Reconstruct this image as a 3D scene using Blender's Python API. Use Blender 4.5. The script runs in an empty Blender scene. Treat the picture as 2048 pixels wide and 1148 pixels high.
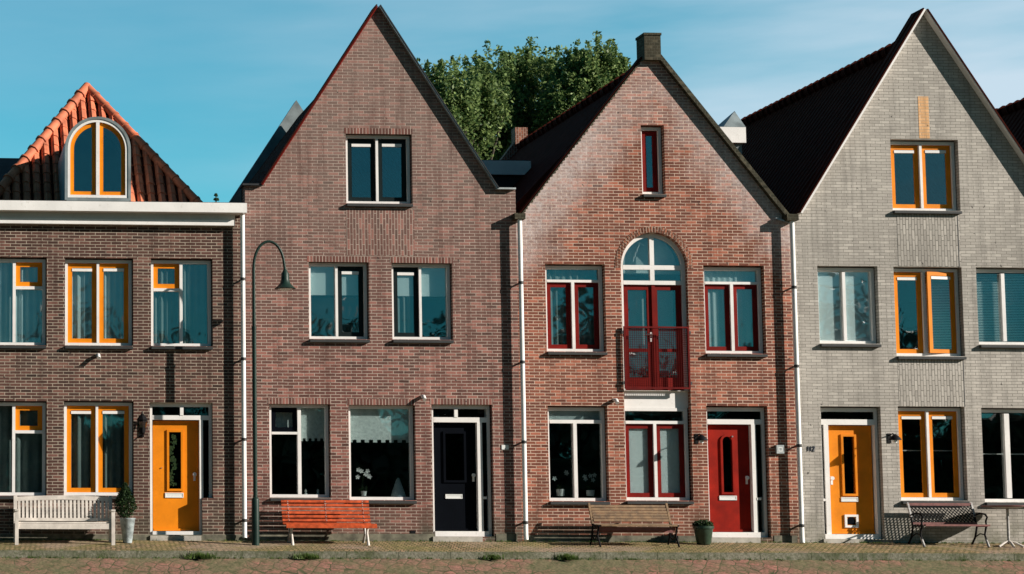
import bpy, math, random
from mathutils import Vector, Matrix
from mathutils.geometry import tessellate_polygon
rnd = random.Random(7)
sc = bpy.context.scene
COL = sc.collection
R = math.radians

# ------------------------------------------------------------------ camera
F, CX, CY, D, H = 3800.0, 19.0, 731.0, 38.0, 0.15
YAW, PITCH, ROLL = 2.51, 4.96, 0.212
M = Matrix.Rotation(-R(YAW), 3, 'Z') @ Matrix.Rotation(math.pi/2 + R(PITCH), 3, 'X') @ Matrix.Rotation(R(ROLL), 3, 'Z')
CAM = Vector((0, -D, 0))
def _ray(px, py, Y):
    d = M @ Vector(((px-CX)/F, -(py-CY)/F, -1.0))
    t = (Y + D)/d.y
    return CAM + d*t
H = -_ray(1024, 1083, 0).z
CAM.z = H
def P(px, py, Y=0.0):
    v = _ray(px, py, Y); return v.x, v.z
def PX(px, py=750, Y=0.0): return P(px, py, Y)[0]
def PZ(px, py, Y=0.0): return P(px, py, Y)[1]
def RECT(a, Y=0.0):
    x0, y0, x1, y1 = a; xm, ym = (x0+x1)/2, (y0+y1)/2
    return PX(x0, ym, Y), PX(x1, ym, Y), PZ(xm, y1, Y), PZ(xm, y0, Y)     # X0 X1 Z0 Z1

cd = bpy.data.cameras.new('camera'); cam = bpy.data.objects.new('camera', cd); COL.objects.link(cam)
cam.location = CAM; cam.rotation_euler = M.to_euler()
cd.sensor_width = 36; cd.sensor_fit = 'HORIZONTAL'; cd.lens = 36*F/2048
cd.shift_x = (1024-CX)/2048; cd.shift_y = (CY-574)/2048
cd.clip_end = 5000; cd.clip_start = 0.1
sc.camera = cam

# ------------------------------------------------------------------ mesh builder
ORG = {}
class MB:
    def __init__(s): s.v = []; s.f = []
    def add(s, vs, fs):
        n = len(s.v); s.v += [tuple(v) for v in vs]; s.f += [tuple(i+n for i in f) for f in fs]; return s
    def box(s, x0, x1, y0, y1, z0, z1):
        if x1 < x0: x0, x1 = x1, x0
        if y1 < y0: y0, y1 = y1, y0
        if z1 < z0: z0, z1 = z1, z0
        return s.add([(x0,y0,z0),(x1,y0,z0),(x1,y1,z0),(x0,y1,z0),(x0,y0,z1),(x1,y0,z1),(x1,y1,z1),(x0,y1,z1)],
              [(0,3,2,1),(4,5,6,7),(0,1,5,4),(1,2,6,5),(2,3,7,6),(3,0,4,7)])
    def bar(s, a, b, w, h, up=(0,0,1)):
        a, b = Vector(a), Vector(b); d = (b-a).normalized(); u = Vector(up)
        r = d.cross(u)
        if r.length < 1e-4: r = d.cross(Vector((0,1,0)))
        r.normalize(); u = r.cross(d).normalized()
        r *= w/2; u *= h/2
        vs = [a-r-u, a+r-u, a+r+u, a-r+u, b-r-u, b+r-u, b+r+u, b-r+u]
        return s.add(vs, [(0,1,2,3),(7,6,5,4),(0,4,5,1),(1,5,6,2),(2,6,7,3),(3,7,4,0)])
    def tube(s, pts, rad, n=10, caps=True):
        pts = [Vector(p) for p in pts]
        if not hasattr(rad, '__len__'): rad = [rad]*len(pts)
        base = len(s.v); prev = None
        for i, p in enumerate(pts):
            d = (pts[min(i+1, len(pts)-1)] - pts[max(i-1, 0)]).normalized()
            if prev is None:
                r = d.cross(Vector((0,0,1)))
                if r.length < 1e-3: r = Vector((1,0,0))
            else:
                r = prev - d*prev.dot(d)
            r.normalize(); prev = r; u = d.cross(r)
            for k in range(n):
                a = 2*math.pi*k/n; s.v.append(tuple(p + (r*math.cos(a)+u*math.sin(a))*rad[i]))
        for i in range(len(pts)-1):
            for k in range(n):
                a = base+i*n+k; b = base+i*n+(k+1)%n; s.f.append((a, b, b+n, a+n))
        if caps:
            s.f.append(tuple(base+k for k in range(n-1,-1,-1))); e = base+(len(pts)-1)*n
            s.f.append(tuple(e+k for k in range(n)))
        return s
    def lathe(s, cx, cy, prof, n=20):
        base = len(s.v)
        for r, z in prof:
            for k in range(n):
                a = 2*math.pi*k/n; s.v.append((cx+r*math.cos(a), cy+r*math.sin(a), z))
        for i in range(len(prof)-1):
            for k in range(n):
                a = base+i*n+k; b = base+i*n+(k+1)%n; s.f.append((a, b, b+n, a+n))
        s.f.append(tuple(base+k for k in range(n-1,-1,-1))); e = base+(len(prof)-1)*n
        s.f.append(tuple(e+k for k in range(n))); return s
    def prism(s, outer, holes, y0, y1):
        loops = [outer]+list(holes); flat = [p for l in loops for p in l]
        tris = tessellate_polygon([[Vector((p[0], p[1], 0)) for p in l] for l in loops])
        n = len(flat)
        vs = [(p[0], y0, p[1]) for p in flat]+[(p[0], y1, p[1]) for p in flat]
        fs = []
        for t in tris:
            a, b, c = [Vector(flat[i]) for i in t]
            ccw = (b-a).x*(c-a).y-(b-a).y*(c-a).x > 0
            t = tuple(t) if ccw else tuple(reversed(t))
            fs.append(t); fs.append(tuple(i+n for i in reversed(t)))
        o = 0
        for li, l in enumerate(loops):
            m = len(l); ar = sum(l[i][0]*l[(i+1)%m][1]-l[(i+1)%m][0]*l[i][1] for i in range(m))
            pos = (ar > 0) == (li == 0)
            for i in range(m):
                a, b = o+i, o+(i+1)%m
                q = (b, a, a+n, b+n)
                fs.append(q if pos else tuple(reversed(q)))
            o += m
        return s.add(vs, fs)
    def ring(s, x0, x1, z0, z1, w, y0, y1):
        s.box(x0, x0+w, y0, y1, z0, z1); s.box(x1-w, x1, y0, y1, z0, z1)
        s.box(x0+w, x1-w, y0, y1, z0, z0+w); s.box(x0+w, x1-w, y0, y1, z1-w, z1); return s
    def build(s, name, m, parent=None, loc=None, smooth=False, label=None, cat=None, group=None, kind=None, plabel=None):
        L = ORG[parent.name] if parent else Vector(loc if loc else (0,0,0))
        me = bpy.data.meshes.new(name)
        me.from_pydata([(v[0]-L[0], v[1]-L[1], v[2]-L[2]) for v in s.v], [], s.f)
        if smooth:
            me.polygons.foreach_set('use_smooth', [True]*len(me.polygons))
            try: me.set_sharp_from_angle(angle=R(50))
            except Exception: pass
        me.materials.append(m); me.update()
        o = bpy.data.objects.new(name, me); COL.objects.link(o)
        if parent: o.parent = parent
        else: o.location = L
        ORG[o.name] = L
        tag(o, label, cat, group, kind)
        return o
def tag(o, label=None, cat=None, group=None, kind=None):
    if label: o['label'] = label
    if cat: o['category'] = cat
    if group: o['group'] = group
    if kind: o['kind'] = kind
def thing(name, loc, label, cat, group=None):
    o = bpy.data.objects.new(name, None); COL.objects.link(o); o.location = loc
    o.empty_display_size = .2
    ORG[o.name] = Vector(loc); tag(o, label, cat, group); return o
def arch(xc, zb, zs, r, n=24, rx=None):
    rx = rx or r
    return [(xc-rx, zb), (xc+rx, zb)]+[(xc+rx*math.cos(math.pi*k/n), zs+r*math.sin(math.pi*k/n)) for k in range(n+1)]

# ------------------------------------------------------------------ materials
def newmat(name):
    m = bpy.data.materials.new(name); m.use_nodes = True; nt = m.node_tree; nt.nodes.clear()
    out = nt.nodes.new('ShaderNodeOutputMaterial'); b = nt.nodes.new('ShaderNodeBsdfPrincipled')
    nt.links.new(b.outputs[0], out.inputs[0]); return m, nt, b, out
def N(nt, t, **kw):
    n = nt.nodes.new(t)
    for k, v in kw.items(): setattr(n, k, v)
    return n
def mixc(nt, fac, a, b, mode='MIX'):
    n = N(nt, 'ShaderNodeMix', data_type='RGBA', blend_type=mode)
    for sock, val in ((0, fac), (6, a), (7, b)):
        if isinstance(val, bpy.types.NodeSocket): nt.links.new(val, n.inputs[sock])
        elif sock == 0: n.inputs[0].default_value = val
        else: n.inputs[sock].default_value = (*val, 1)
    return n.outputs[2]
def ramp(nt, src, a, b, lo=0., hi=1.):
    n = N(nt, 'ShaderNodeMapRange'); nt.links.new(src, n.inputs[0])
    n.inputs[1].default_value = a; n.inputs[2].default_value = b; n.inputs[3].default_value = lo; n.inputs[4].default_value = hi
    return n.outputs[0]
def noise(nt, vec, scale, detail=4, rough=.55):
    n = N(nt, 'ShaderNodeTexNoise'); n.inputs['Scale'].default_value = scale; n.inputs['Detail'].default_value = detail
    n.inputs['Roughness'].default_value = rough
    if vec: nt.links.new(vec, n.inputs['Vector'])
    return n.outputs['Fac']
def objco(nt):
    return N(nt, 'ShaderNodeTexCoord').outputs['Object']
def paint(name, col, rough=.45, var=.12, scale=3., metal=0., dirt=None, spec=.5):
    m, nt, b, _ = newmat(name); co = objco(nt)
    n1 = noise(nt, co, scale, 5)
    dark = tuple(c*(1-var*2.2) for c in col); lite = tuple(min(1, c*(1+var)) for c in col)
    c = mixc(nt, ramp(nt, n1, .3, .7), dark, lite)
    if dirt:
        n2 = noise(nt, co, 14, 6, .7); c = mixc(nt, ramp(nt, n2, .58, .75, 0, .55), c, dirt)
    nt.links.new(c, b.inputs['Base Color']); b.inputs['Roughness'].default_value = rough; b.inputs['Metallic'].default_value = metal
    b.inputs['Specular IOR Level'].default_value = spec
    bp = N(nt, 'ShaderNodeBump'); bp.inputs['Strength'].default_value = .15; bp.inputs['Distance'].default_value = .01
    nt.links.new(noise(nt, co, 30, 3), bp.inputs['Height']); nt.links.new(bp.outputs[0], b.inputs['Normal'])
    return m
def brick(name, c1, c2, mortar, rot=False, length=.215, course=.0615, patches=(), patch_col=(.42,.36,.33), msize=.0155, rag=0., stain=(.05,.06,.04), upper=None, bands=(), light=1.75, darkb=.38):
    """brick wall: bond from object coordinates, colour drifting brick by brick, weathering in large soft patches"""
    m, nt, b, _ = newmat(name); co = objco(nt)
    sep = N(nt, 'ShaderNodeSeparateXYZ'); nt.links.new(co, sep.inputs[0])
    ad = N(nt, 'ShaderNodeMath', operation='ADD'); nt.links.new(sep.outputs[0], ad.inputs[0]); nt.links.new(sep.outputs[1], ad.inputs[1])
    cmb = N(nt, 'ShaderNodeCombineXYZ')
    if rot: nt.links.new(sep.outputs[2], cmb.inputs[0]); nt.links.new(ad.outputs[0], cmb.inputs[1])
    else: nt.links.new(ad.outputs[0], cmb.inputs[0]); nt.links.new(sep.outputs[2], cmb.inputs[1])
    vec = cmb.outputs[0]
    # slight wander of the joints
    nz = N(nt, 'ShaderNodeTexNoise'); nz.inputs['Scale'].default_value = 5.; nt.links.new(vec, nz.inputs['Vector'])
    sc_ = N(nt, 'ShaderNodeVectorMath', operation='MULTIPLY_ADD'); nt.links.new(nz.outputs['Color'], sc_.inputs[0])
    sc_.inputs[1].default_value = (.012+rag, .010+rag, 0); nt.links.new(vec, sc_.inputs[2]); vec = sc_.outputs[0]
    bt = N(nt, 'ShaderNodeTexBrick'); nt.links.new(vec, bt.inputs['Vector'])
    bt.inputs['Scale'].default_value = 1; bt.inputs['Brick Width'].default_value = length; bt.inputs['Row Height'].default_value = course
    bt.inputs['Mortar Size'].default_value = msize/2; bt.inputs['Mortar Smooth'].default_value = .25; bt.inputs['Bias'].default_value = -.1
    bt.inputs['Color1'].default_value = (0,0,0,1); bt.inputs['Color2'].default_value = (1,1,1,1); bt.inputs['Mortar'].default_value = (.5,.5,.5,1)
    big = noise(nt, co, .45, 5, .6); mid = noise(nt, co, 2.3, 5, .65); fine = noise(nt, co, 28, 4, .7)
    rb = N(nt, 'ShaderNodeMath', operation='ADD'); nt.links.new(bt.outputs['Color'], rb.inputs[0])
    nt.links.new(ramp(nt, fine, .3, .7, -.35, .35), rb.inputs[1])
    body = mixc(nt, rb.outputs[0], c1, c2)
    body = mixc(nt, ramp(nt, big, .35, .68, 0, .75), body, tuple(c*.60 for c in c1))
    bv = N(nt, 'ShaderNodeSeparateColor'); nt.links.new(bt.outputs['Color'], bv.inputs[0]); bv = bv.outputs[0]
    body = mixc(nt, ramp(nt, bv, .86, .93, 0, .7), body, tuple(c*darkb for c in c2))
    body = mixc(nt, ramp(nt, bv, .13, .06, 0, .55), body, tuple(min(1, c*light) for c in c1))
    mort = mixc(nt, ramp(nt, mid, .35, .7, 0, .6), mortar, tuple(c*.55 for c in mortar))
    col = mixc(nt, bt.outputs['Fac'], body, mort)
    if upper:      # weathering that sets in above a height
        z0, z1, uc, amt = upper
        rz = ramp(nt, sep.outputs[2], z0, z1)
        mm = N(nt, 'ShaderNodeMath', operation='MULTIPLY'); nt.links.new(rz, mm.inputs[0]); nt.links.new(ramp(nt, mid, .25, .75, amt*.5, amt), mm.inputs[1])
        col = mixc(nt, mm.outputs[0], col, uc)
    for (cx, cz, rx, rz_, amt) in patches:
        mp = N(nt, 'ShaderNodeVectorMath', operation='SUBTRACT'); nt.links.new(co, mp.inputs[0]); mp.inputs[1].default_value = (cx, 0, cz)
        dv = N(nt, 'ShaderNodeVectorMath', operation='DIVIDE'); nt.links.new(mp.outputs[0], dv.inputs[0]); dv.inputs[1].default_value = (rx, 5, rz_)
        ln = N(nt, 'ShaderNodeVectorMath', operation='LENGTH'); nt.links.new(dv.outputs[0], ln.inputs[0])
        a = ramp(nt, ln.outputs['Value'], 1.15, .25)
        mm = N(nt, 'ShaderNodeMath', operation='MULTIPLY'); nt.links.new(a, mm.inputs[0]); nt.links.new(ramp(nt, noise(nt, co, 11, 8, .8), .40, .60, .05, amt), mm.inputs[1])
        col = mixc(nt, mm.outputs[0], col, patch_col)
    mpz = N(nt, 'ShaderNodeMapping'); mpz.inputs['Scale'].default_value = (3.2,3.2,.28); nt.links.new(co, mpz.inputs[0])
    col = mixc(nt, ramp(nt, noise(nt, mpz.outputs[0], 1.6, 7, .7), .48, .70, 0, .62), col, tuple(c*.36 for c in c1))
    for (lx_, lz_, nx_, nz_, wd__, z0_, z1_, amt) in bands:
        dt = N(nt, 'ShaderNodeVectorMath', operation='SUBTRACT'); nt.links.new(co, dt.inputs[0]); dt.inputs[1].default_value = (lx_, 0, lz_)
        dp = N(nt, 'ShaderNodeVectorMath', operation='DOT_PRODUCT'); nt.links.new(dt.outputs[0], dp.inputs[0]); dp.inputs[1].default_value = (nx_, 0, nz_)
        wob = N(nt, 'ShaderNodeMath', operation='MULTIPLY_ADD'); nt.links.new(mid, wob.inputs[0]); wob.inputs[1].default_value = 1.6; nt.links.new(dp.outputs['Value'], wob.inputs[2])
        m1 = ramp(nt, wob.outputs[0], wd__+.8, .9); m2 = ramp(nt, sep.outputs[2], z0_, z0_+.7); m3 = ramp(nt, sep.outputs[2], z1_, z1_-1.6, .25, 1)
        a1 = N(nt, 'ShaderNodeMath', operation='MULTIPLY'); nt.links.new(m1, a1.inputs[0]); nt.links.new(m2, a1.inputs[1])
        a2 = N(nt, 'ShaderNodeMath', operation='MULTIPLY'); nt.links.new(a1.outputs[0], a2.inputs[0]); nt.links.new(m3, a2.inputs[1])
        a3_ = N(nt, 'ShaderNodeMath', operation='MULTIPLY'); nt.links.new(a2.outputs[0], a3_.inputs[0]); nt.links.new(ramp(nt, noise(nt, co, 13, 7, .8), .34, .60, amt*.2, amt), a3_.inputs[1])
        col = mixc(nt, a3_.outputs[0], col, patch_col)
    # damp greenish soiling near the pavement
    gz = ramp(nt, sep.outputs[2], .75, .02); mm = N(nt, 'ShaderNodeMath', operation='MULTIPLY')
    nt.links.new(gz, mm.inputs[0]); nt.links.new(ramp(nt, mid, .38, .62, .15, .8), mm.inputs[1]); col = mixc(nt, mm.outputs[0], col, stain)
    # dark specks
    col = mixc(nt, ramp(nt, noise(nt, co, 9, 2, .5), .70, .76, 0, .75), col, (.03,.028,.025))
    nt.links.new(col, b.inputs['Base Color']); b.inputs['Roughness'].default_value = .9; b.inputs['Specular IOR Level'].default_value = .15
    hh = N(nt, 'ShaderNodeMath', operation='SUBTRACT'); nt.links.new(ramp(nt, fine, 0, 1, 0, .6), hh.inputs[0]); nt.links.new(bt.outputs['Fac'], hh.inputs[1])
    bp = N(nt, 'ShaderNodeBump'); bp.inputs['Strength'].default_value = .5; bp.inputs['Distance'].default_value = .012
    nt.links.new(hh.outputs[0], bp.inputs['Height']); nt.links.new(bp.outputs[0], b.inputs['Normal'])
    return m

B1 = dict(c1=(.128,.062,.048), c2=(.040,.028,.024), mortar=(.43,.36,.285))
B2 = dict(c1=(.225,.095,.076), c2=(.075,.044,.037), mortar=(.50,.40,.335))
B3 = dict(c1=(.285,.098,.062), c2=(.11,.045,.035), mortar=(.66,.49,.38))
B4 = dict(c1=(.50,.46,.41), c2=(.41,.375,.335), mortar=(.19,.18,.155))
m_b1 = brick('brick_dark', **B1); m_b1s = brick('brick_dark_upright', rot=True, length=.11, **B1)
m_b2 = brick('brick_brown', upper=(3.5, 8., (.27,.21,.18), .55), **B2)
m_b2s = brick('brick_brown_upright', rot=True, length=.215, upper=(3.5, 8., (.27,.21,.18), .4), **B2)
m_b2l = brick('brick_brown_lintel', rot=True, length=7., course=.066, **B2)
PW = lambda px, py: P(px, py)
def patch(px, py, wx, wz, amt): x, z = P(px, py); return (x, z, wx, wz, amt)
m_b4 = brick('brick_grey', rag=.012, msize=.010, light=1.05, darkb=.62, stain=(.12,.12,.08), **B4)
m_b4s = brick('brick_grey_upright', rot=True, rag=.012, light=1.05, darkb=.62, stain=(.12,.12,.08), **B4)
m_moss = brick('brick_mossy', c1=(.07,.06,.04), c2=(.03,.032,.02), mortar=(.09,.085,.06), length=.11, stain=(.05,.06,.02))
m_yb = brick('brick_yellow', c1=(.86,.50,.25), c2=(.78,.43,.20), mortar=(.6,.42,.27), length=.2, light=1., darkb=.9)
m_white = paint('white_paint', (.80,.77,.74), .4, .05, 2, dirt=(.45,.42,.36))
m_cream = paint('weathered_white_wood', (.62,.56,.50), .6, .12, 6, dirt=(.25,.22,.17))
m_yel = paint('orange_yellow_paint', (.74,.225,.007), .5, .08, 3, spec=.15, dirt=(.60,.20,.015))
m_red = paint('dark_red_paint', (.17,.006,.003), .5, .14, 3, spec=.12, dirt=(.12,.01,.01))
m_redoor = paint('door_red_paint', (.27,.010,.003), .5, .16, 3, spec=.12)
m_navy = paint('navy_paint', (.0025,.0035,.006), .6, .1, 3, spec=.03)
m_dkgreen = paint('dark_green_paint', (.007,.013,.014), .5, .1, 3, spec=.1)
m_post = paint('green_post_paint', (.011,.030,.023), .45, .15, 4, spec=.25, dirt=(.02,.03,.02))
m_sill = paint('grey_sill', (.022,.024,.024), .7, .15, 6)
m_stone = paint('step_stone', (.42,.39,.34), .85, .15, 5, dirt=(.2,.2,.12))
m_plinth = paint('rendered_plinth', (.15,.14,.10), .9, .3, 5, dirt=(.08,.10,.04))
m_metal = paint('steel', (.62,.62,.60), .3, .1, 8, metal=.9)
m_zinc = paint('zinc', (.40,.43,.43), .5, .18, 5, metal=.5)
m_pipe = paint('white_pipe', (.82,.81,.78), .4, .05, 3)
m_bracket = paint('dark_bracket', (.03,.03,.03), .6)
m_black = paint('black_iron', (.006,.006,.007), .6, .2, 12, spec=.12)
m_iron = paint('worn_iron', (.42,.40,.38), .5, .3, 12, dirt=(.1,.08,.07))
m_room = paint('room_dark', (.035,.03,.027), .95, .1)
m_floor = paint('room_floor', (.06,.04,.03), .8, .1)
m_lead = paint('lead_sheet', (.20,.235,.24), .55, .2, 3)
m_coat = paint('dark_roof_felt', (.025,.028,.032), .9, .2)
m_grill = paint('red_mesh_paint', (.13,.006,.005), .6, .15, 8, spec=.1)
m_curt = paint('grey_green_curtain', (.46,.52,.52), .95, .1, 2)
m_curt2 = paint('dark_curtain', (.19,.23,.22), .95, .1, 2)
m_blind = paint('pale_blind', (.62,.70,.70), .9, .05, 1)
m_blindw = paint('white_blind', (.86,.90,.90), .9, .03, 1)
m_lace = paint('lace', (.74,.78,.76), .95, .1, 20)
m_woodo = paint('orange_stained_wood', (.52,.085,.024), .6, .25, 9, spec=.15, dirt=(.28,.07,.03))
m_woodb = paint('brown_weathered_wood', (.22,.13,.06), .7, .25, 8, dirt=(.10,.07,.04))
m_woodr = paint('red_brown_wood', (.20,.07,.06), .5, .2, 9)
m_potz = paint('zinc_pot', (.33,.38,.39), .5, .3, 9, dirt=(.6,.62,.6))
m_potg = paint('green_glazed_pot', (.03,.055,.035), .3, .2, 6)
m_petal = paint('white_petals', (.8,.78,.76), .7, .03)
m_bark = paint('bark', (.07,.055,.04), .95, .3, 8)
m_plate = paint('number_plate_white', (.72,.72,.70), .4, .03)
m_ink = paint('ink', (.02,.03,.06), .6, .03)

def leafmat(name, c1, c2, trans=.25, hue=None):
    m, nt, b, out = newmat(name); g = N(nt, 'ShaderNodeNewGeometry')
    r = g.outputs['Random Per Island']
    c = mixc(nt, r, c1, c2); nt.links.new(c, b.inputs['Base Color']); b.inputs['Roughness'].default_value = .45
    b.inputs['Specular IOR Level'].default_value = .15
    t = N(nt, 'ShaderNodeBsdfTranslucent'); nt.links.new(c, t.inputs[0])
    mx = N(nt, 'ShaderNodeMixShader'); mx.inputs[0].default_value = trans
    nt.links.new(b.outputs[0], mx.inputs[1]); nt.links.new(t.outputs[0], mx.inputs[2]); nt.links.new(mx.outputs[0], out.inputs[0]); return m
m_leaf = leafmat('tree_leaves', (.03,.08,.028), (.29,.38,.13), .4)
m_leafw = leafmat('far_leaves', (.006,.012,.006), (.016,.028,.012), .1)
m_leafd = leafmat('evergreen_leaves', (.012,.03,.012), (.035,.06,.02), .15)
m_grass = leafmat('grass', (.05,.10,.02), (.13,.18,.05))
def glass(name, tint=(.88,.93,.93), refl=1.0):
    m, nt, b, out = newmat(name); nt.nodes.remove(b); co = objco(nt)
    t = N(nt, 'ShaderNodeBsdfTransparent'); t.inputs[0].default_value = (*tint, 1)
    g = N(nt, 'ShaderNodeBsdfGlossy'); g.inputs['Roughness'].default_value = .015; g.inputs[0].default_value = (.92,.92,.92,1)
    bp = N(nt, 'ShaderNodeBump'); bp.inputs['Strength'].default_value = .06; bp.inputs['Distance'].default_value = .05
    nt.links.new(noise(nt, co, 1.6, 1), bp.inputs['Height']); nt.links.new(bp.outputs[0], g.inputs['Normal'])
    ge = N(nt, 'ShaderNodeNewGeometry'); dt = N(nt, 'ShaderNodeVectorMath', operation='DOT_PRODUCT'); nt.links.new(ge.outputs['Incoming'], dt.inputs[0]); nt.links.new(ge.outputs['Normal'], dt.inputs[1])
    ab = N(nt, 'ShaderNodeMath', operation='ABSOLUTE'); nt.links.new(dt.outputs['Value'], ab.inputs[0])
    om = N(nt, 'ShaderNodeMath', operation='SUBTRACT'); om.inputs[0].default_value = 1; nt.links.new(ab.outputs[0], om.inputs[1])
    pw = N(nt, 'ShaderNodeMath', operation='POWER'); nt.links.new(om.outputs[0], pw.inputs[0]); pw.inputs[1].default_value = 5
    k = N(nt, 'ShaderNodeMath', operation='MULTIPLY_ADD'); nt.links.new(pw.outputs[0], k.inputs[0]); k.inputs[1].default_value = .8; k.inputs[2].default_value = .20*refl; k.use_clamp = True
    mx = N(nt, 'ShaderNodeMixShader'); nt.links.new(k.outputs[0], mx.inputs[0]); nt.links.new(t.outputs[0], mx.inputs[1]); nt.links.new(g.outputs[0], mx.inputs[2])
    nt.links.new(mx.outputs[0], out.inputs[0]); return m
m_glass = glass('window_glass')
m_glassd = glass('dark_tinted_glass', (.22,.28,.28), .7)
def tilemat(name, c1, c2):
    m, nt, b, _ = newmat(name); co = objco(nt)
    c = mixc(nt, ramp(nt, noise(nt, co, 4, 6, .7), .3, .7), c1, c2)
    nt.links.new(c, b.inputs['Base Color']); b.inputs['Roughness'].default_value = .9; b.inputs['Specular IOR Level'].default_value = .03
    w = N(nt, 'ShaderNodeTexWave', wave_type='BANDS', bands_direction='Y'); nt.links.new(co, w.inputs[0]); w.inputs['Scale'].default_value = 1.4
    w2 = N(nt, 'ShaderNodeTexWave', wave_type='BANDS', bands_direction='Z', wave_profile='SAW'); nt.links.new(co, w2.inputs[0]); w2.inputs['Scale'].default_value = 1.2
    ad = N(nt, 'ShaderNodeMath', operation='ADD'); nt.links.new(w.outputs[1], ad.inputs[0]); nt.links.new(w2.outputs[1], ad.inputs[1])
    bp = N(nt, 'ShaderNodeBump'); bp.inputs['Distance'].default_value = .05; nt.links.new(ad.outputs[0], bp.inputs['Height']); nt.links.new(bp.outputs[0], b.inputs['Normal'])
    return m
m_tile_dark = tilemat('dark_roof_tiles', (.034,.0075,.005), (.068,.015,.010))
m_tile_or = paint('orange_clay_tiles', (.58,.155,.07), .75, .22, 3, dirt=(.22,.07,.045))

# ------------------------------------------------------------------ house pieces
FW = .062      # frame width
def curtain(parent, x0, x1, z0, z1, y=.255, mat=None, amp=.028, per=.13, name='curtain', ph=0.):
    m = MB(); n = max(6, int((x1-x0)/.012)); vs = []
    for i in range(n+1):
        x = x0+(x1-x0)*i/n
        yy = y+amp*math.sin(2*math.pi*(x/per)+ph+1.3*math.sin(x*5))*(.7+.3*math.sin(x*11))
        for z in (z0, z1): vs.append((x, yy, z))
    m.add(vs, [(2*i, 2*i+2, 2*i+3, 2*i+1) for i in range(n)])
    return m.build(name, mat or m_curt, parent, smooth=True)
def valance(parent, x0, x1, z0, z1, y=.225, n=7):
    """short lace cafe curtain whose lower edge is cut in square battlements"""
    m = MB(); w = (x1-x0)/(2*n-1)
    m.box(x0, x1, y, y+.004, z0+.055, z1)
    for k in range(n): m.box(x0+2*k*w, x0+(2*k+1)*w, y, y+.004, z0, z0+.055)
    return m.build('cafe_curtain', m_lace, parent)
def sill(parent, x0, x1, z, p=.085, t=.06):
    m = MB(); a = x0-.0; b = x1+.0
    m.add([(a,-p,z-t-.012),(b,-p,z-t-.012),(b,.125,z-t-.012),(a,.125,z-t-.012),(a,-p,z-.02),(b,-p,z-.02),(b,.125,z-.003),(a,.125,z-.003)],
          [(0,3,2,1),(4,5,6,7),(0,1,5,4),(1,2,6,5),(2,3,7,6),(3,0,4,7)])
    return m.build('sill', m_sill, parent)
def window(house, r, bars=(), panes=(), frame=None, sillp=.085, label=None, gmat=None):
    """r and everything in it measured on the elevation; panes = (rect, sash material or None, vent)"""
    X0, X1, Z0, Z1 = RECT(r); e = .002
    fr = MB().ring(X0+e, X1-e, Z0+e, Z1-e, FW, .125, .21)
    for b in bars:
        bx0, bx1, bz0, bz1 = RECT(b); fr.box(bx0, bx1, .123, .208, bz0, bz1)
    w = fr.build('window', frame or m_white, house, label=label)
    MB().box(X0, X1+.015, .15, .21, Z1+.0005, Z1+.021).box(X1+.0005, X1+.0155, .15, .21, Z0, Z1).build('reveal_shade_strip', m_bracket, w)  # dark strips added as the shadow line of the reveal, above and right
    if sillp: sill(w, X0, X1, Z0, sillp)
    for (pr, sm, vent) in panes:
        a0, a1, c0, c1 = RECT(pr)
        if sm:
            t = .09
            MB().ring(a0+.004, a1-.004, c0+.004, c1-.004, t, .172, .208).build('sash', sm, w)
            a0 += t; a1 -= t; c0 += t; c1 -= t
        if vent:
            MB().box(a0+.002, a1-.002, .160, .187, c1-.075, c1-.018).build('ventilation_strip', m_white, w)
        MB().box(a0, a1, .190, .196, c0, c1).build('pane', gmat or m_glass, w)
    return w, (X0, X1, Z0, Z1)
def hole(r):
    X0, X1, Z0, Z1 = RECT(r); X1 += .016; Z1 += .022; return [(X0,Z0),(X1,Z0),(X1,Z1),(X0,Z1)]
def lintel(house, r, m, h=.115, ext=.03):
    X0, X1, Z0, Z1 = RECT(r); MB().box(X0-ext, X1+ext, -.004, .05, Z1, Z1+h).build('lintel', m, house)
def downpipe(house, px, ytop, ybot, y=-.14, hopper=False):
    x = (PX(px[0], ytop, y)+PX(px[1], ybot, y))/2; zt = PZ(px[0], ytop, y); zb = PZ(px[1], ybot, y)
    m = MB(); m.tube([(x,y,zt),(x,y,zb+.1),(x,y-.02,zb)], .047, 14)
    m2 = MB()
    p = m.build('downpipe', m_pipe, house, smooth=True)
    z = zb+.35
    while z < zt:
        MB().tube([(x,y,z-.03),(x,y,z+.03)], .054, 14).bar((x,y,z),(x-.0,.01,z),.025,.03).build('pipe_bracket', m_bracket, p)
        z += 1.62
    return x, zt
def stub(house, px, py):
    """short white overflow pipe sticking out of the wall"""
    x, z = P(px, py, -.12)
    MB().tube([(x,.02,z+.03),(x,-.10,z+.02),(x,-.17,z-.045)], .038, 12).build('overflow_pipe', m_white, house, smooth=True)
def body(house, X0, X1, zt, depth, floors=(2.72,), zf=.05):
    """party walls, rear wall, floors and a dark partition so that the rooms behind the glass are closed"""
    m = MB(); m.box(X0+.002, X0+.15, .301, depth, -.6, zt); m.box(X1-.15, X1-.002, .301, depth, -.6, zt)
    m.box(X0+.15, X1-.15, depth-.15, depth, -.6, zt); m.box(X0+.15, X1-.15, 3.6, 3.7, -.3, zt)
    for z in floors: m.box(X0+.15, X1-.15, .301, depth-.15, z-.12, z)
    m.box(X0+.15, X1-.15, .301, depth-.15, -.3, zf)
    m.build('inner_wall', m_room, house)

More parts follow.
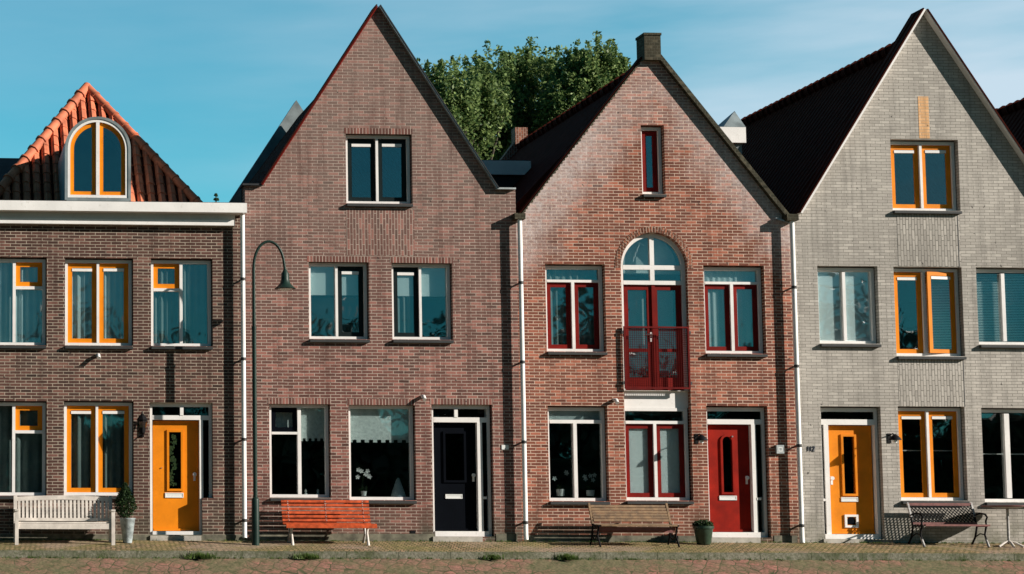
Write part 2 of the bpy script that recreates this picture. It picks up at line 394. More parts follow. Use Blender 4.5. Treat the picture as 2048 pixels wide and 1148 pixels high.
def door(house, r, leaf, leafmat_, trans, mull, side, win, letter, knob, step, holes_extra=None, arched=False, barz=None, sideright=True):
    """r outer frame; trans list of transom panes; mull mullion rect; side list of sidelight panes"""
    X0, X1, Z0, Z1 = RECT(r); e = .002
    fr = MB(); lx0, lx1, lz0, lz1 = RECT(leaf)
    fr.box(X0+e, X0+FW, .12, .29, Z0, Z1-e); fr.box(X1-FW, X1-e, .12, .29, Z0, Z1-e)
    fr.box(X0+FW, X1-FW, .12, .29, Z1-.08, Z1-e)
    b0, b1, bz0, bz1 = RECT(barz); fr.box(X0+FW, X1-FW, .117, .29, bz0, bz1)
    m0, m1, mz0, mz1 = RECT(mull); fr.box(m0, m1, .114, .29, Z0+.001, bz0)
    fr.box(X0+FW, X1-FW, .09, .20, Z0, lz0-.004)
    for t in trans[1:]:
        t0 = PX(t[0], (t[1]+t[3])/2); fr.box(t0-.075, t0-.005, .106, .2, bz1, Z1-.08)
    for s_ in side[1:]:
        _,_,_,sz = RECT(s_); s0, s1, _, _ = RECT(s_); fr.box(s0-.005, s1+.005, .106, .19, sz, sz+.05)
    f = fr.build('door_frame', m_white, house)
    for t in list(trans)+list(side):
        a0, a1, c0, c1 = RECT(t); MB().box(a0-.01, a1+.01, .150, .156, c0-.01, c1+.01).build('pane', m_glassd, f)
    DO = .085
    # leaf
    w0, w1, wz0, wz1 = RECT(win)
    g = (w0+w1)/2; rr = (w1-w0)/2
    loop = arch(g, wz0, wz1-rr, rr, 12) if arched else [(w0,wz0),(w1,wz0),(w1,wz1),(w0,wz1)]
    outer = [(lx0+.003,lz0),(lx1-.003,lz0),(lx1-.003,lz1-.003),(lx0+.003,lz1-.003)]
    lf = MB().prism(outer, [loop], .150+DO, .195+DO).build('door', leafmat_, house)
    grow = .045
    big = arch(g, wz0-grow, wz1-rr, rr+grow, 12) if arched else [(w0-grow,wz0-grow),(w1+grow,wz0-grow),(w1+grow,wz1+grow),(w0-grow,wz1+grow)]
    MB().prism(big, [loop], .122+DO, .1495+DO).build('glazing_bead', leafmat_, lf)
    MB().box(w0-.01, w1+.01, .172+DO, .178+DO, wz0-.01, wz1+.01).build('door_pane', m_glassd, lf)
    a0, a1, c0, c1 = RECT(letter)
    MB().ring(a0, a1, c0, c1, .018, .132+DO, .1495+DO).box(a0+.018, a1-.018, .138+DO, .1495+DO, c0+.018, c1-.018).build('letter_slot', m_plate, lf)
    kx, kz = P(*knob); k = MB()
    k.tube([(kx,.15+DO,kz),(kx,.115+DO,kz)], .018, 10); k.tube([(kx,.118+DO,kz),(kx,.09+DO,kz)], [.042,.036], 14); k.box(kx-.022, kx+.022, .14+DO, .1495+DO, kz-.13, kz+.04)
    k.build('door_knob', m_plate, lf, smooth=True)
    MB().box(lx0+.003, lx1-.003, .128+DO, .1495+DO, lz0+.002, lz0+.05).build('weather_bar', leafmat_, lf)
    s0, s1, sz0, sz1 = RECT(step); MB().box(s0, s1, -.05, .3, sz0-.1, Z0-.003).build('doorstep', m_stone, house)
    return lf, (X0, X1, Z0, Z1)

DEPTH = 8.6
# house party lines
xA = PX(-420, 750); xB = PX(492, 700); xC = PX(1037, 700); xD = PX(1592, 700); xE = PX(2100, 700)
ZB = -.6
# ================================================================== HOUSE 1
h1 = thing('brick_house', (xA, 0, 0), 'low dark brick house with orange tiled roof, arched dormer and white cornice', 'house', 'terraced houses along the street')
W1a = (-28,516,92,690); W1b = (130,518,265,691); W1c = (302,519,424,692)
W1d = (-28,804,92,991); W1e = (128,804,266,991); D1 = (300,805,426,1071)
W10a = (-200,516,-66,690); W10b = (-200,804,-66,990)
zc1 = PZ(240, 428); z1top = PZ(240, 446)
X0, X1, Z0, Z1 = RECT(D1)
sx = PX(405, 1030); sz = PZ(415, 996)
doorhole1 = [(X0,Z0),(sx,Z0),(sx,sz),(X1,sz),(X1,Z1),(X0,Z1)]
MB().prism([(xA,ZB),(xB-.001,ZB),(xB-.001,zc1),(xA,zc1)], [hole(W1a),hole(W1b),hole(W1c),hole(W1d),hole(W1e),hole(W10a),hole(W10b),doorhole1], 0, .3).build('wall', m_b1, h1)
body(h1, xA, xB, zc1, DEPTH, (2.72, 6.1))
def two_sash(house, W, mx, smat, bars=(), top=0, label=None, vent=True, m0=None, sp=.085, ymid=None):
    x0,y0,x1,y1 = W; f = 6.3
    bb = [(mx-2.5, y0+f+top, mx+2.5, y1-f)]+list(bars)
    yt = y0+f+top
    return window(house, W, bb, [((x0+f,yt,mx-2.5,y1-f), smat, vent), ((mx+2.5,yt,x1-f,y1-f), smat, vent)], label=label, sillp=sp)
def one_light(house, W, mx, ty, flip, smat):
    x0,y0,x1,y1 = W; f = 6.3
    bars = [(mx-3,y0+f,mx+3,y1-f)]
    if flip: bars.append((mx+3,ty-3,x1-f,ty+3)); ps = [((mx+3,y0+f,x1-f,ty-3),smat,False),((mx+3,ty+3,x1-f,y1-f),None,False),((x0+f,y0+f,mx-3,y1-f),None,False)]
    else: bars.append((x0+f,ty-3,mx-3,ty+3)); ps = [((x0+f,y0+f,mx-3,ty-3),smat,False),((x0+f,ty+3,mx-3,y1-f),None,False),((mx+3,y0+f,x1-f,y1-f),None,False)]
    return window(house, W, bars, ps)
w, b = one_light(h1, W1a, 29, 574, True, m_yel); curtain(w, b[0], b[1], b[2], b[3], mat=m_curt)
w, b = two_sash(h1, W1b, 197, m_yel); curtain(w, b[0], b[1], b[2], b[3], mat=m_curt, ph=1)
w, b = one_light(h1, W1c, 364, 578, False, m_yel); curtain(w, b[0], b[1]-.0, b[2], b[3], mat=m_curt2, ph=2)
w, b = one_light(h1, W1d, 28, 863, True, m_yel); curtain(w, b[0], b[1], b[2], b[3], mat=m_curt2, ph=3, per=.18, amp=.045)
w, b = two_sash(h1, W1e, 195, m_yel); curtain(w, b[0], b[1], b[2], b[3], mat=m_curt2, ph=4, per=.17, amp=.045)
w, b = two_sash(h1, W10a, -133, m_yel); curtain(w, b[0], b[1], b[2], b[3], mat=m_curt, ph=4)
w, b = two_sash(h1, W10b, -133, m_yel); curtain(w, b[0], b[1], b[2], b[3], mat=m_curt, ph=5)
lf, b = door(h1, D1, (308,840,401,1062), m_yel, [(308,814,357,830),(369,814,418,830)], (401,838,408,1062), [(410,838,418,988)],
     (341,863,365,977), (333,985,370,995), (392,948), (300,1071,402,1082), barz=(308,830,418,839))
# the sidelight ends above a brick pier: the frame foot over the pier is cut by the wall itself
garl = MB()
for k in range(150):
    t = rnd.random(); a, c = P(348+rnd.gauss(0,3)+5*math.sin(t*14), 868+t*105); s_ = .022
    an = rnd.random()*6.28; garl.add([(a-s_*math.cos(an),.247+rnd.random()*.006,c-s_*math.sin(an)),(a+s_*math.sin(an),.248,c-s_*math.cos(an)),(a+s_*math.cos(an),.250,c+s_*math.sin(an)),(a-s_*math.sin(an),.248,c+s_*math.cos(an))], [(0,1,2,3)])
garl.build('leaf_garland', m_leafd, lf)
kx, kz = P(326, 935); MB().tube([(kx,.235,kz),(kx,.215,kz)], .012, 10).build('door_viewer', m_metal, lf)
# cornice : gutter box on a recessed fascia
zt = PZ(240, 409); zm = PZ(240, 428); zf1 = PZ(240, 440); zf2 = PZ(240, 451)
xg = PX(494, 418, -.34)
g = MB(); g.box(xA, xg, -.34, .32, zm, zt); g.build('gutter', m_white, h1)
g = MB(); g.box(xA, PX(470, 440, -.05), -.05, -.002, zf2, zm-.001); g.build('fascia', m_white, h1)
g = MB(); g.box(xA, PX(468, 447, -.15), -.15, -.051, zf2, zf1); g.build('fascia_moulding', m_white, h1)
MB().box(xA, xg-.04, -.30, .28, zt-.001, zt+.015).build('gutter_lining', m_coat, h1)
downpipe(h1, (487,487), 430, 1076)
stub(h1, 197, 712)
MB().box(xA+.1, xB-.02, -.012, .02, -.5, PZ(240,1069)).build('plinth', m_plinth, h1)

# tiled hipped roof face with real pantiles
ZE = zt+.02; YE = 1.25
apx, apz = P(174, 178, 3.9); AP = Vector((apx, 3.9, apz))
rbx, _ = P(414, 410, YE); lbx, _ = P(-34, 410, YE)
LB = Vector((lbx, YE, ZE)); RB = Vector((rbx, YE, ZE))
MR = Vector((apx, DEPTH, apz)); 
MB().add([LB, RB, AP], [(0,1,2)]).build('roof_boarding', m_tile_dark, h1)
def pantiles(name, house, A, Bv, apex, mat, tw=.22, rl=.31, amp=.045):
    u = (Bv-A).normalized(); mid = apex-A; su = mid.dot(u); vdir = (mid-u*su); L = vdir.length; v = vdir.normalized(); n = u.cross(v).normalized()
    W_ = (Bv-A).length; m = MB(); rows = int(L/rl)+1; sub = 6
    for rr_ in range(rows):
        s0 = rr_*rl; s1 = min(L, s0+rl+.03)
        jit = [rnd.uniform(-.006,.006) for _ in range(int(W_/tw)+3)]
        def xlim(s): return su*s/L, W_-(W_-su)*s/L
        for c in range(int(W_/tw)+1):
            for k in range(sub):
                ua = (c+k/sub)*tw; ub = (c+(k+1)/sub)*tw; um = (ua+ub)/2
                l0, r0 = xlim(s0); l1, r1 = xlim(s0+rl*.5)
                if um < l1-.02 or um > r1+.02: continue
                def hgt(t): 
                    ph = (t/tw)%1.; return amp*(math.sin(ph*2*math.pi)+.35*math.sin(ph*4*math.pi+1))
                o = .02+jit[c]
                pa = A+u*ua+v*s0+n*(hgt(ua)+o+.020); pb = A+u*ub+v*s0+n*(hgt(ub)+o+.020)
                pc = A+u*ub+v*s1+n*(hgt(ub)+o); pd = A+u*ua+v*s1+n*(hgt(ua)+o)
                qa = pa-n*.02; qb = pb-n*.02
                m.add([pa,pb,pc,pd,qa,qb], [(0,1,2,3),(4,5,1,0)])
    return m.build(name, mat, house, smooth=True)
pantiles('roof_tiles', h1, LB, RB, AP, m_tile_or)
def ridge(name, house, A, Bv, mat, r=.10, seg=.36, flare=1.25):
    m = MB(); L = (Bv-A).length; d = (Bv-A)/L; n = int(L/seg)
    for k in range(n):
        a = A+d*(k*L/n); b = A+d*((k+1)*L/n+.03)
        m.tube([a, a+d*.05, a+d*.055, b], [r*flare, r*flare, r, r*.95], 10)
    return m.build(name, mat, house, smooth=True)
up = Vector((0,0,.05))
ridge('hip_tiles', h1, LB+up, AP+up, m_tile_or, .11, .37)
ridge('hip_tiles', h1, RB+up, AP+up, m_tile_or, .095, .37, 1.15)
# side planes and main ridge going back
rb2 = Vector((PX(455,410,DEPTH), DEPTH, ZE)); lb2 = Vector((lbx, DEPTH, ZE))
m = MB(); m.add([RB, Vector((rbx,DEPTH,ZE)), MR, AP], [(0,1,2,3)]); m.add([LB, Vector((lbx,DEPTH,ZE)), MR, AP], [(3,2,1,0)])
m.add([Vector((lbx,DEPTH,ZE)), Vector((rbx,DEPTH,ZE)), MR], [(2,1,0)])
m.build('roof_slope', m_tile_dark, h1)
# low rear range whose slate shows at the far left
zz = PZ(10, 316, 4.0); xx = PX(60, 316, 4.0)
m = MB(); m.add([(xA,1.2,ZE),(xx,1.2,ZE),(xx,4.0,zz),(xA,4.0,zz),(xA,7,ZE),(xx,7,ZE)], [(0,1,2,3),(3,2,5,4),(1,5,2),(0,3,4)])
m.build('rear_roof', m_coat, h1)
MB().box(xA, xB-.01, .3, DEPTH, zt-.06, zt+.012).build('flat_roof', m_coat, h1)

# arched dormer
dy = .10
dX0, dX1, dZ0, dZ1 = RECT((133,237,258,399), dy)
dc = (dX0+dX1)/2; dr = (dX1-dX0)/2; dzs = dZ1-dr
dorm = MB().prism(arch(dc, dZ0-.02, dzs, dr+.035, 28), [arch(dc, dZ0+.03, dzs, dr-.02, 28)], dy-.03, 2.6).build('dormer', m_lead, h1, smooth=True)
dfr = MB().prism(arch(dc, dZ0+.035, dzs, dr-.025, 28), [arch(dc, dZ0+.09, dzs, dr-.075, 28)], dy-.015, dy+.07)
dfr.box(dc-.035, dc+.035, dy-.017, dy+.07, dZ0+.09, dzs+dr-.08).build('dormer_window', m_white, dorm, smooth=True)
ri = dr-.08; rs = .075
for sgn in (-1, 1):
    n = 14
    def half(r_, inset):
        a = .04+inset; pts = [(dc+sgn*a, dZ0+.095+inset), (dc+sgn*r_, dZ0+.095+inset)]
        for k in range(n+1):
            t = math.pi/2*k/n; x = r_*math.cos(t); z = r_*math.sin(t)
            if x < a: 
                pts.append((dc+sgn*a, dzs+math.sqrt(max(0, r_*r_-a*a)))); break
            pts.append((dc+sgn*x, dzs+z))
        return pts
    o_, i_ = half(ri, 0), half(ri-rs, rs)
    MB().prism(o_, [i_], dy+.035, dy+.068).build('sash', m_yel, dorm)
    MB().prism(i_, [], dy+.05, dy+.056).build('pane', m_glass, dorm)
MB().box(dc-dr, dc+dr, dy-.05, dy+.3, dZ0-.12, dZ0-.022).build('dormer_sill', m_lead, h1)
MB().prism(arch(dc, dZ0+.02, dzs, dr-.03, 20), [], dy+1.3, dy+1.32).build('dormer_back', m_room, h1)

# ================================================================== HOUSE 2
h2 = thing('brick_house', (xB, 0, 0), 'tall brown brick gable house with dark window sashes and navy door', 'house', 'terraced houses along the street')
G2 = (692,268,823,407); W2a = (618,524,737,678); W2b = (784,526,904,679); W2c = (539,808,660,995); W2d = (698,810,830,1000); D2 = (865,809,985,1073)
zsh = PZ(505, 372); zshr = PZ(1010, 380); zs2 = (zsh+zshr)/2
sl0 = PX(524, 374); apx2, apz2 = P(755, 14); sr0 = PX(992, 379)
MB().prism([(xB+.001,ZB),(xC-.001,ZB),(xC-.001,zshr),(sr0,zshr),(apx2,apz2),(sl0,zsh),(xB+.001,zsh)], [hole(G2),hole(W2a),hole(W2b),hole(W2c),hole(W2d),hole(D2)], 0, .3).build('wall', m_b2, h2)
body(h2, xB, xC, zs2-.05, DEPTH, (2.72, 5.5))
for W in (G2,W2a,W2b,W2c,W2d): lintel(h2, W, m_b2l, .118)
lintel(h2, D2, m_b2l, .118)
def panel(house, r, m):
    a0,a1,c0,c1 = RECT(r); MB().box(a0,a1,-.0035,.05,c0,c1).build('upright_brick_panel', m, house)
panel(h2, (693,420,829,511), m_b2s)
w, b = two_sash(h2, G2, 757, m_dkgreen)
f = 6.3
def half_half(house, W, mx, dark_right, smat):
    x0,y0,x1,y1 = W
    L_ = (x0+f,y0+f,mx-2.5,y1-f); R_ = (mx+2.5,y0+f,x1-f,y1-f)
    return window(house, W, [(mx-2.5,y0+f,mx+2.5,y1-f)], [(L_, None if dark_right else smat, not dark_right), (R_, smat if dark_right else None, dark_right)])
w, b = half_half(h2, W2a, 676, True, m_dkgreen); zmid = PZ(676, 588)
MB().box(b[0]+.05, b[1]-.05, .215, .219, zmid, b[3]).build('roller_blind', m_blind, w)
MB().box(b[0]+.05, b[1]-.05, .60, .61, b[2], zmid-.0).build('net_curtain', m_curt2, w)
w, b = half_half(h2, W2b, 844, False, m_dkgreen); zmid = PZ(844, 590)
MB().box(b[0]+.05, b[1]-.05, .215, .219, zmid, b[3]).build('roller_blind', m_blind, w)
curtain(w, b[0], b[0]+.5, b[2], zmid, mat=m_curt2)
x0,y0,x1,y1 = W2c
w, b = window(h2, W2c, [(598,y0+f,605,y1-f),(x0+f,863,598,868)], [((x0+f,y0+f,598,863),m_navy,False),((x0+f,868,598,y1-f),None,False),((605,y0+f,x1-f,y1-f),None,False)])
valance(w, PX(603), b[1]-.03, PZ(630, 881), b[3], n=5)
MB().box(b[0]+.06, PX(597), .33, .334, PZ(570,862), b[3]).build('roller_blind', m_lace, w)
x0,y0,x1,y1 = W2d
w, b = window(h2, W2d, [], [((x0+f,y0+f,x1-f,y1-f),None,False)])
valance(w, b[0]+.04, b[1]-.04, PZ(764, 884), b[3], n=8)
lf, b = door(h2, D2, (871,845,959,1062), m_navy, [(873,816,909,834),(919,816,959,834)], (959,840,969,1062), [(970,842,977,990),(970,998,977,1060)],
     (897,866,934,960), (897,988,931,997), (953,950), (865,1073,964,1086), barz=(872,834,977,844))
# verge boards and copings
def slope_board(name, house, A, Bp, mat, t=.045, y0=-.11, y1=.32, off=0.):
    """board lying along a gable slope; A low end, Bp high end (X,Z)"""
    a, b = Vector(A), Vector(Bp); d = (b-a).normalized(); n = Vector((-d.y, d.x))
    if n.y < 0: n = -n
    o = n*off; MB().prism([tuple(a+o), tuple(b+o), tuple(b+o+n*t), tuple(a+o+n*t)], [], y0, y1).build(name, mat, house)
A2 = (apx2, apz2)
slope_board('verge_board', h2, (sl0,zsh), (apx2-.012,apz2-.015), m_red, .022, -.11, -.004)
slope_board('verge_board', h2, (sr0,zshr), (apx2+.012,apz2-.015), m_zinc, .02, -.11, -.004)
slope_board('verge_flashing', h2, (sl0,zsh), (apx2-.005,apz2+.0), m_tile_dark, .03, -.12, .32, .024)
slope_board('verge_flashing', h2, (sr0,zshr), (apx2+.005,apz2+.0), m_coat, .02, -.12, .32, .022)
MB().box(xB-.06, sl0, -.10, .32, zsh-.0, zsh+.035).build('shoulder_coping', m_coat, h2)
MB().box(sr0-.02, xC-.02, -.10, .32, zshr, zshr+.035).build('shoulder_coping', m_zinc, h2)
# roof between front gable and the higher rear gable parapet
def gable_roof(house, xl, xr, ze, xa, za, y0, y1, mat, t=.12):
    m = MB(); m.prism([(xl,ze),(xr,ze),(xa,za)], [[(xl+t*1.6,ze+.01),(xr-t*1.6,ze+.01),(xa,za-t*1.8)]], y0, y1)
    return m.build('roof', mat, house)
gable_roof(h2, sl0-.25, sr0+.25, zsh-.3, apx2, apz2-.45, .301, DEPTH-.2, m_tile_dark)
MB().box(xB-.02, sl0+.3, .301, DEPTH-.2, zsh-.32, zsh-.02).build('side_gutter', m_coat, h2)
MB().box(sr0-.3, xC-.01, .301, DEPTH-.2, zsh-.32, zsh-.02).build('side_gutter', m_coat, h2)
MB().prism([(xB-.02,ZB),(xC-.02,ZB),(xC-.02,zsh),(sr0+.05,zsh),(apx2,apz2+.02),(sl0-.05,zsh),(xB-.02,zsh)], [], DEPTH, DEPTH+.3).build('rear_gable', m_lead, h2)
X0, X1, Z0, Z1 = D2x = RECT(D2)
MB().box(xB+.06, PX(864), -.012, .02, -.5, PZ(700,1067)).box(PX(986), xC-.1, -.012, .02, -.5, PZ(1000,1067)).build('plinth', m_plinth, h2)
stub(h2, 848, 795)
a, c = P(826, 1064); MB().box(a-.05, a+.05, -.014, .01, c-.03, c+.03).build('air_vent', m_black, h2)
a0,a1,c0,c1 = RECT((1003,890,1017,899))
np_ = MB().box(a0,a1,-.015,-.001,c0,c1).build('number_plate', m_plate, h2)
x2p, z2p = downpipe(h2, (1040,1051), 437, 1080)
hm = MB(); hm.box(x2p-.12, x2p+.10, -.22, -.002, z2p-.02, z2p+.10); hm.build('rainwater_hopper', m_moss, h2)

# ================================================================== HOUSE 3
def PL(px, py): return P(px, py)
x3, z3 = xC, 0
pts = []
for (a, b_, rx, rz, am) in ((1150,440,.75,.42,.8),(1235,360,.7,.5,.6),(1100,480,.5,.35,.7),(1490,450,.7,.5,.8),(1420,360,.55,.5,.5),(1525,490,.4,.5,.6),(1300,200,.8,.5,.35)):
    X_, Z_ = P(a, b_); pts.append((X_-x3, Z_, rx, rz, am))
l3_ = (PX(1047), PZ(1047, 430)); r3_ = (PX(1580), PZ(1580, 433)); a3_ = P(1300, 97)
def inward(low, sg):
    d = Vector((a3_[0]-low[0], a3_[1]-low[1])).normalized(); return (low[0]-x3, low[1], sg*d.y, -sg*d.x)
m_b3 = brick('brick_red', bands=[(*inward(l3_, 1), 1.15, 4.9, 9.6, .8), (*inward(r3_, -1), 1.05, 4.9, 9.6, .8)], patch_col=(.60,.53,.51), **B3)
m_b3s = brick('brick_red_upright', rot=True, length=.11, c1=(.26,.10,.06), c2=(.14,.06,.045), mortar=(.45,.33,.26))
h3 = thing('brick_house', (xC, 0, 0), 'red brick gable house with red sashes, arched balcony window and red door', 'house', 'terraced houses along the street')
G3 = (1283,252,1328,388); W3a = (1092,530,1210,703); W3b = (1409,533,1529,707); W3c = (1097,814,1215,1002); W3d = (1250,815,1382,1001); D3 = (1416,814,1537,1075)
AR = (1244,465,1377,781)
aX0, aX1, aZ0, aZ1 = RECT(AR); ac = (aX0+aX1)/2; ar = (aX1-aX0)/2; azs = PZ(1310, 533); arz = aZ1-azs
l3 = (PX(1047), PZ(1047, 430)); r3 = (PX(1580), PZ(1580, 433)); a3 = P(1300, 97)
zl3 = l3[1]; zr3 = r3[1]
pz0, pz1 = PZ(1313, 817), PZ(1313, 781)
MB().prism([(xC+.001,ZB),(xD-.001,ZB),(xD-.001,zr3),r3,a3,l3,(xC+.001,zl3)],
   [hole(G3),hole(W3a),hole(W3b),hole(W3c),hole(D3),[(aX0,RECT(W3d)[2]),(aX1,RECT(W3d)[2])]+arch(ac,aZ0,azs,arz,24,ar)[2:]], 0, .3).build('wall', m_b3, h3)
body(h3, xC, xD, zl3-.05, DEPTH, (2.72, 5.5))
w, b = window(h3, G3, [], [((1290,259,1321,381),m_red,False)])
def red_win(W, mx, bar, blind=None):
    x0,y0,x1,y1 = W
    w, b = window(h3, W, [(x0+f,bar[0],x1-f,bar[1]),(mx-3,bar[1],mx+3,y1-f)],
        [((x0+f,y0+f,x1-f,bar[0]),None,False),((x0+f,bar[1],mx-3,y1-f),m_red,False),((mx+3,bar[1],x1-f,y1-f),m_red,False)])
    return w, b
w, b = red_win(W3a, 1151, (558,563)); curtain(w, b[0], b[1], b[2], b[3], mat=m_curt2, ph=1)
w, b = red_win(W3b, 1470, (562,567)); curtain(w, b[0], b[1], b[2], b[3], mat=m_curt, ph=2, amp=.012, y=.24)
x0,y0,x1,y1 = W3c
w, b = window(h3, W3c, [(x0+f,839,x1-f,846),(1152,846,1159,y1-f)], [((x0+f,y0+f,x1-f,839),None,False),((x0+f,846,1152,y1-f),None,False),((1159,846,x1-f,y1-f),None,False)])
MB().box(b[0]+.05, b[1]-.05, .215, .219, PZ(1156,845), b[3]).build('roller_blind', m_curt, w)
# arched french window with balcony rail, white panel and lower window in one tall opening
e = .002
fr = MB(); outl = arch(ac, aZ0, azs, arz-e, 24, ar-e); inn = arch(ac, aZ0+.001, azs, arz-.085, 24, ar-.08)
fr.prism([(ac-ar+e,aZ0),(ac-ar+.08,aZ0)]+[(p[0],p[1]) for p in reversed(inn[2:])]+[(ac+ar-.08,aZ0),(ac+ar-e,aZ0)]+[p for p in outl[2:]], [], .11, .18) if False else None
n = 24
for k in range(n):       # arch ring as short blocks
    t0, t1 = math.pi*k/n, math.pi*(k+1)/n
    q = [(ac+(ar-e)*math.cos(t), azs+(arz-e)*math.sin(t)) for t in (t0,t1)]+[(ac+(ar-.08)*math.cos(t), azs+(arz-.08)*math.sin(t)) for t in (t1,t0)]
    fr.prism(q, [], .11, .18)
fr.box(ac-ar+e, ac-ar+.08, .11, .18, aZ0, azs); fr.box(ac+ar-.08, ac+ar-e, .11, .18, aZ0, azs)
hb = [PZ(1310,y) for y in (529,538,560,568)]
fr.box(ac-ar+.08, ac+ar-.08, .108, .18, hb[1], hb[0]); fr.box(ac-ar+.08, ac+ar-.08, .108, .18, hb[3], hb[2])
fr.box(ac-.045, ac+.045, .106, .18, hb[0], azs+arz-.085); fr.box(ac-.045, ac+.045, .106, .18, hb[2], hb[1])
aw = fr.build('arched_window', m_white, h3, smooth=True)
def archglass(sgn):
    q = [(ac+sgn*.045, hb[0]), (ac+sgn*(ar-.08), hb[0])]+[(ac+sgn*(ar-.08)*math.cos(math.pi/2*k/12), azs+(arz-.08)*math.sin(math.pi/2*k/12)) for k in range(12)]+[(ac+sgn*.045, azs+arz-.085)]
    MB().prism(q, [], .148, .154).build('pane', m_glass, aw)
    a_, b_ = sorted((ac+sgn*.045, ac+sgn*(ar-.08))); MB().box(a_, b_, .148, .154, hb[2], hb[1]).build('pane', m_glass, aw)
archglass(-1); archglass(1)
MB().box(ac-ar, ac+ar, .33, .335, hb[3], azs+.05).build('net_curtain', m_blind, aw)
MB().prism(arch(ac, azs+.05, azs+.051, arz-.1, 20, ar-.1)[2:], [], .33, .335).build('net_curtain', m_curt, aw)
tw = MB().tube([(ac-.36+.02*i, .20, hb[0]+.08+.05*i+(.05 if i%2 else 0)) for i in range(8)]+[(ac-.12,.2,hb[0]+.42)], .009, 6).build('hanging_twig', m_petal, aw)
for sgn in (-1, 1):      # french doors
    a_, b_ = sorted((ac+sgn*.004, ac+sgn*(ar-.082))); zb_, zt_ = aZ0+.01, hb[3]-.004
    st = .105; zc_ = PZ(1310, 699)
    m = MB(); m.box(a_, a_+st, .155, .20, zb_, zt_); m.box(b_-st, b_, .155, .20, zb_, zt_)
    if sgn > 0: m.box(a_-.02, a_+.05, .125, .1549, zb_, zt_)
    m.box(a_+st, b_-st, .155, .20, zb_, zb_+.26); m.box(a_+st, b_-st, .155, .20, zt_-.10, zt_); m.box(a_+st, b_-st, .155, .20, zc_-.035, zc_+.035)
    dd = m.build('french_door', m_red, h3)
    MB().box(a_+st, b_-st, .176, .182, zb_+.26, zt_-.1).build('door_pane', m_glass, dd)
    if sgn < 0:
        hx = b_-.03; hz = PZ(1300, 668); MB().tube([(hx,.155,hz),(hx,.09,hz),(hx-.12,.085,hz)], .012, 8).box(hx-.03, hx+.025, .135, .1545, hz-.14, hz+.05).build('door_handle', m_white, dd)
        MB().prism([(a_+st,zc_-.03),(b_-st,zc_-.03),(b_-st,zb_+.30)], [], .33, .335).box(a_+st, b_-st, .33, .335, zc_, zt_-.1).build('curtain', m_curt, dd)
    else:
        cx_ = (a_+b_)/2; q = [(cx_+.20*math.cos(-math.pi*k/14), zc_-.26+.26*math.sin(-math.pi*k/14)) for k in range(15)]+[(cx_-.2,zt_-.1),(cx_+.2,zt_-.1)]
        MB().prism(q, [], .33, .335).build('curtain', m_curt, dd)
# panel under the doors
MB().box(aX0+e, aX1-e, .14, .20, RECT(W3d)[3]+.001, aZ0-.001).build('white_panel', m_white, h3)
MB().box(aX0+e, aX1-e, .09, .20, aZ0-.001+.0, aZ0+.008).build('door_threshold', m_white, h3)
# balcony rail
r0, r1, rz0, rz1 = RECT((1248,653,1379,778), -.05)
br = MB(); yb0, yb1 = -.075, -.04
br.box(r0, r1, yb0, yb1, rz1-.035, rz1); br.box(r0, r1, yb0, yb1, rz0, rz0+.035); br.box(r0, r0+.035, yb0, yb1, rz0+.035, rz1-.035); br.box(r1-.035, r1, yb0, yb1, rz0+.035, rz1-.035)
bro = br.build('balcony_rail', m_grill, h3)
gm = MB(); nx = 30
for k in range(1, nx): x = r0+(r1-r0)*k/nx; gm.box(x-.003, x+.003, -.060, -.054, rz0+.035, rz1-.035)
nz_ = 28
for k in range(1, nz_): z = rz0+(rz1-rz0)*k/nz_; gm.box(r0+.035, r1-.035, -.0535, -.049, z-.003, z+.003)
gm.build('wire_mesh', m_grill, bro)
bk = MB()
for z in (rz0+.12, rz1-.12):
    bk.box(r0-.04, r0+.0, -.07, .0, z-.03, z+.03); bk.box(r1, r1+.035, -.07, .0, z-.03, z+.03)
bk.build('rail_bracket', m_bracket, bro)
# radial brick arch
for_m = MB(); nb = 42
for k in range(nb):
    t0 = -.05+(math.pi+.1)*(k+.12)/nb; t1 = -.05+(math.pi+.1)*(k+.88)/nb
    q = [(ac+(ar+a_)*math.cos(t), azs+(arz+a_)*math.sin(t)) for (t, a_) in ((t0,.004),(t0,.125),(t1,.125),(t1,.004))]
    for_m.prism(q, [], -.008, .05)
for_m.build('brick_arch', m_b3s, h3)
x0,y0,x1,y1 = W3d
w, b = window(h3, W3d, [(x0+f,841,x1-f,847),(1313,847,1319,y1-f)], [((x0+f,y0+f,x1-f,841),None,False),((x0+f,847,1313,y1-f),m_red,False),((1319,847,x1-f,y1-f),m_red,False)])
MB().box(b[0]+.12, b[1]-.12, .222, .226, b[2], PZ(1315,845)).build('blind', m_blindw, w)
lf, b = door(h3, D3, (1423,849,1510,1064), m_redoor, [(1424,822,1528,838)], (1510,843,1519,1064), [(1520,850,1528,992),(1520,1000,1528,1062)],
     (1455,872,1474,984), (1448,991,1483,1000), (1503,955), (1421,1075,1519,1088), arched=True, barz=(1424,838,1528,848))
kx, kz = P(1473, 872); MB().tube([(kx,.207,kz),(kx,.19,kz)], .017, 10).build('door_viewer', m_metal, lf)
# coping, apex block, roof
def coping(house, A, Bp, tothe, y0=-.10, y1=.32, t=.10, name='coping'):
    slope_board(name, house, A, Bp, m_moss, t, y0, y1, -.03)
lowl = (l3[0]-.0, l3[1]); 
slope_board('coping', h3, r3, (a3[0], a3[1]-.0), m_moss, .085, -.12, .34, -.03)
slope_board('coping', h3, l3, (a3[0], a3[1]-.0), m_tile_dark, .03, .01, .34, .0)
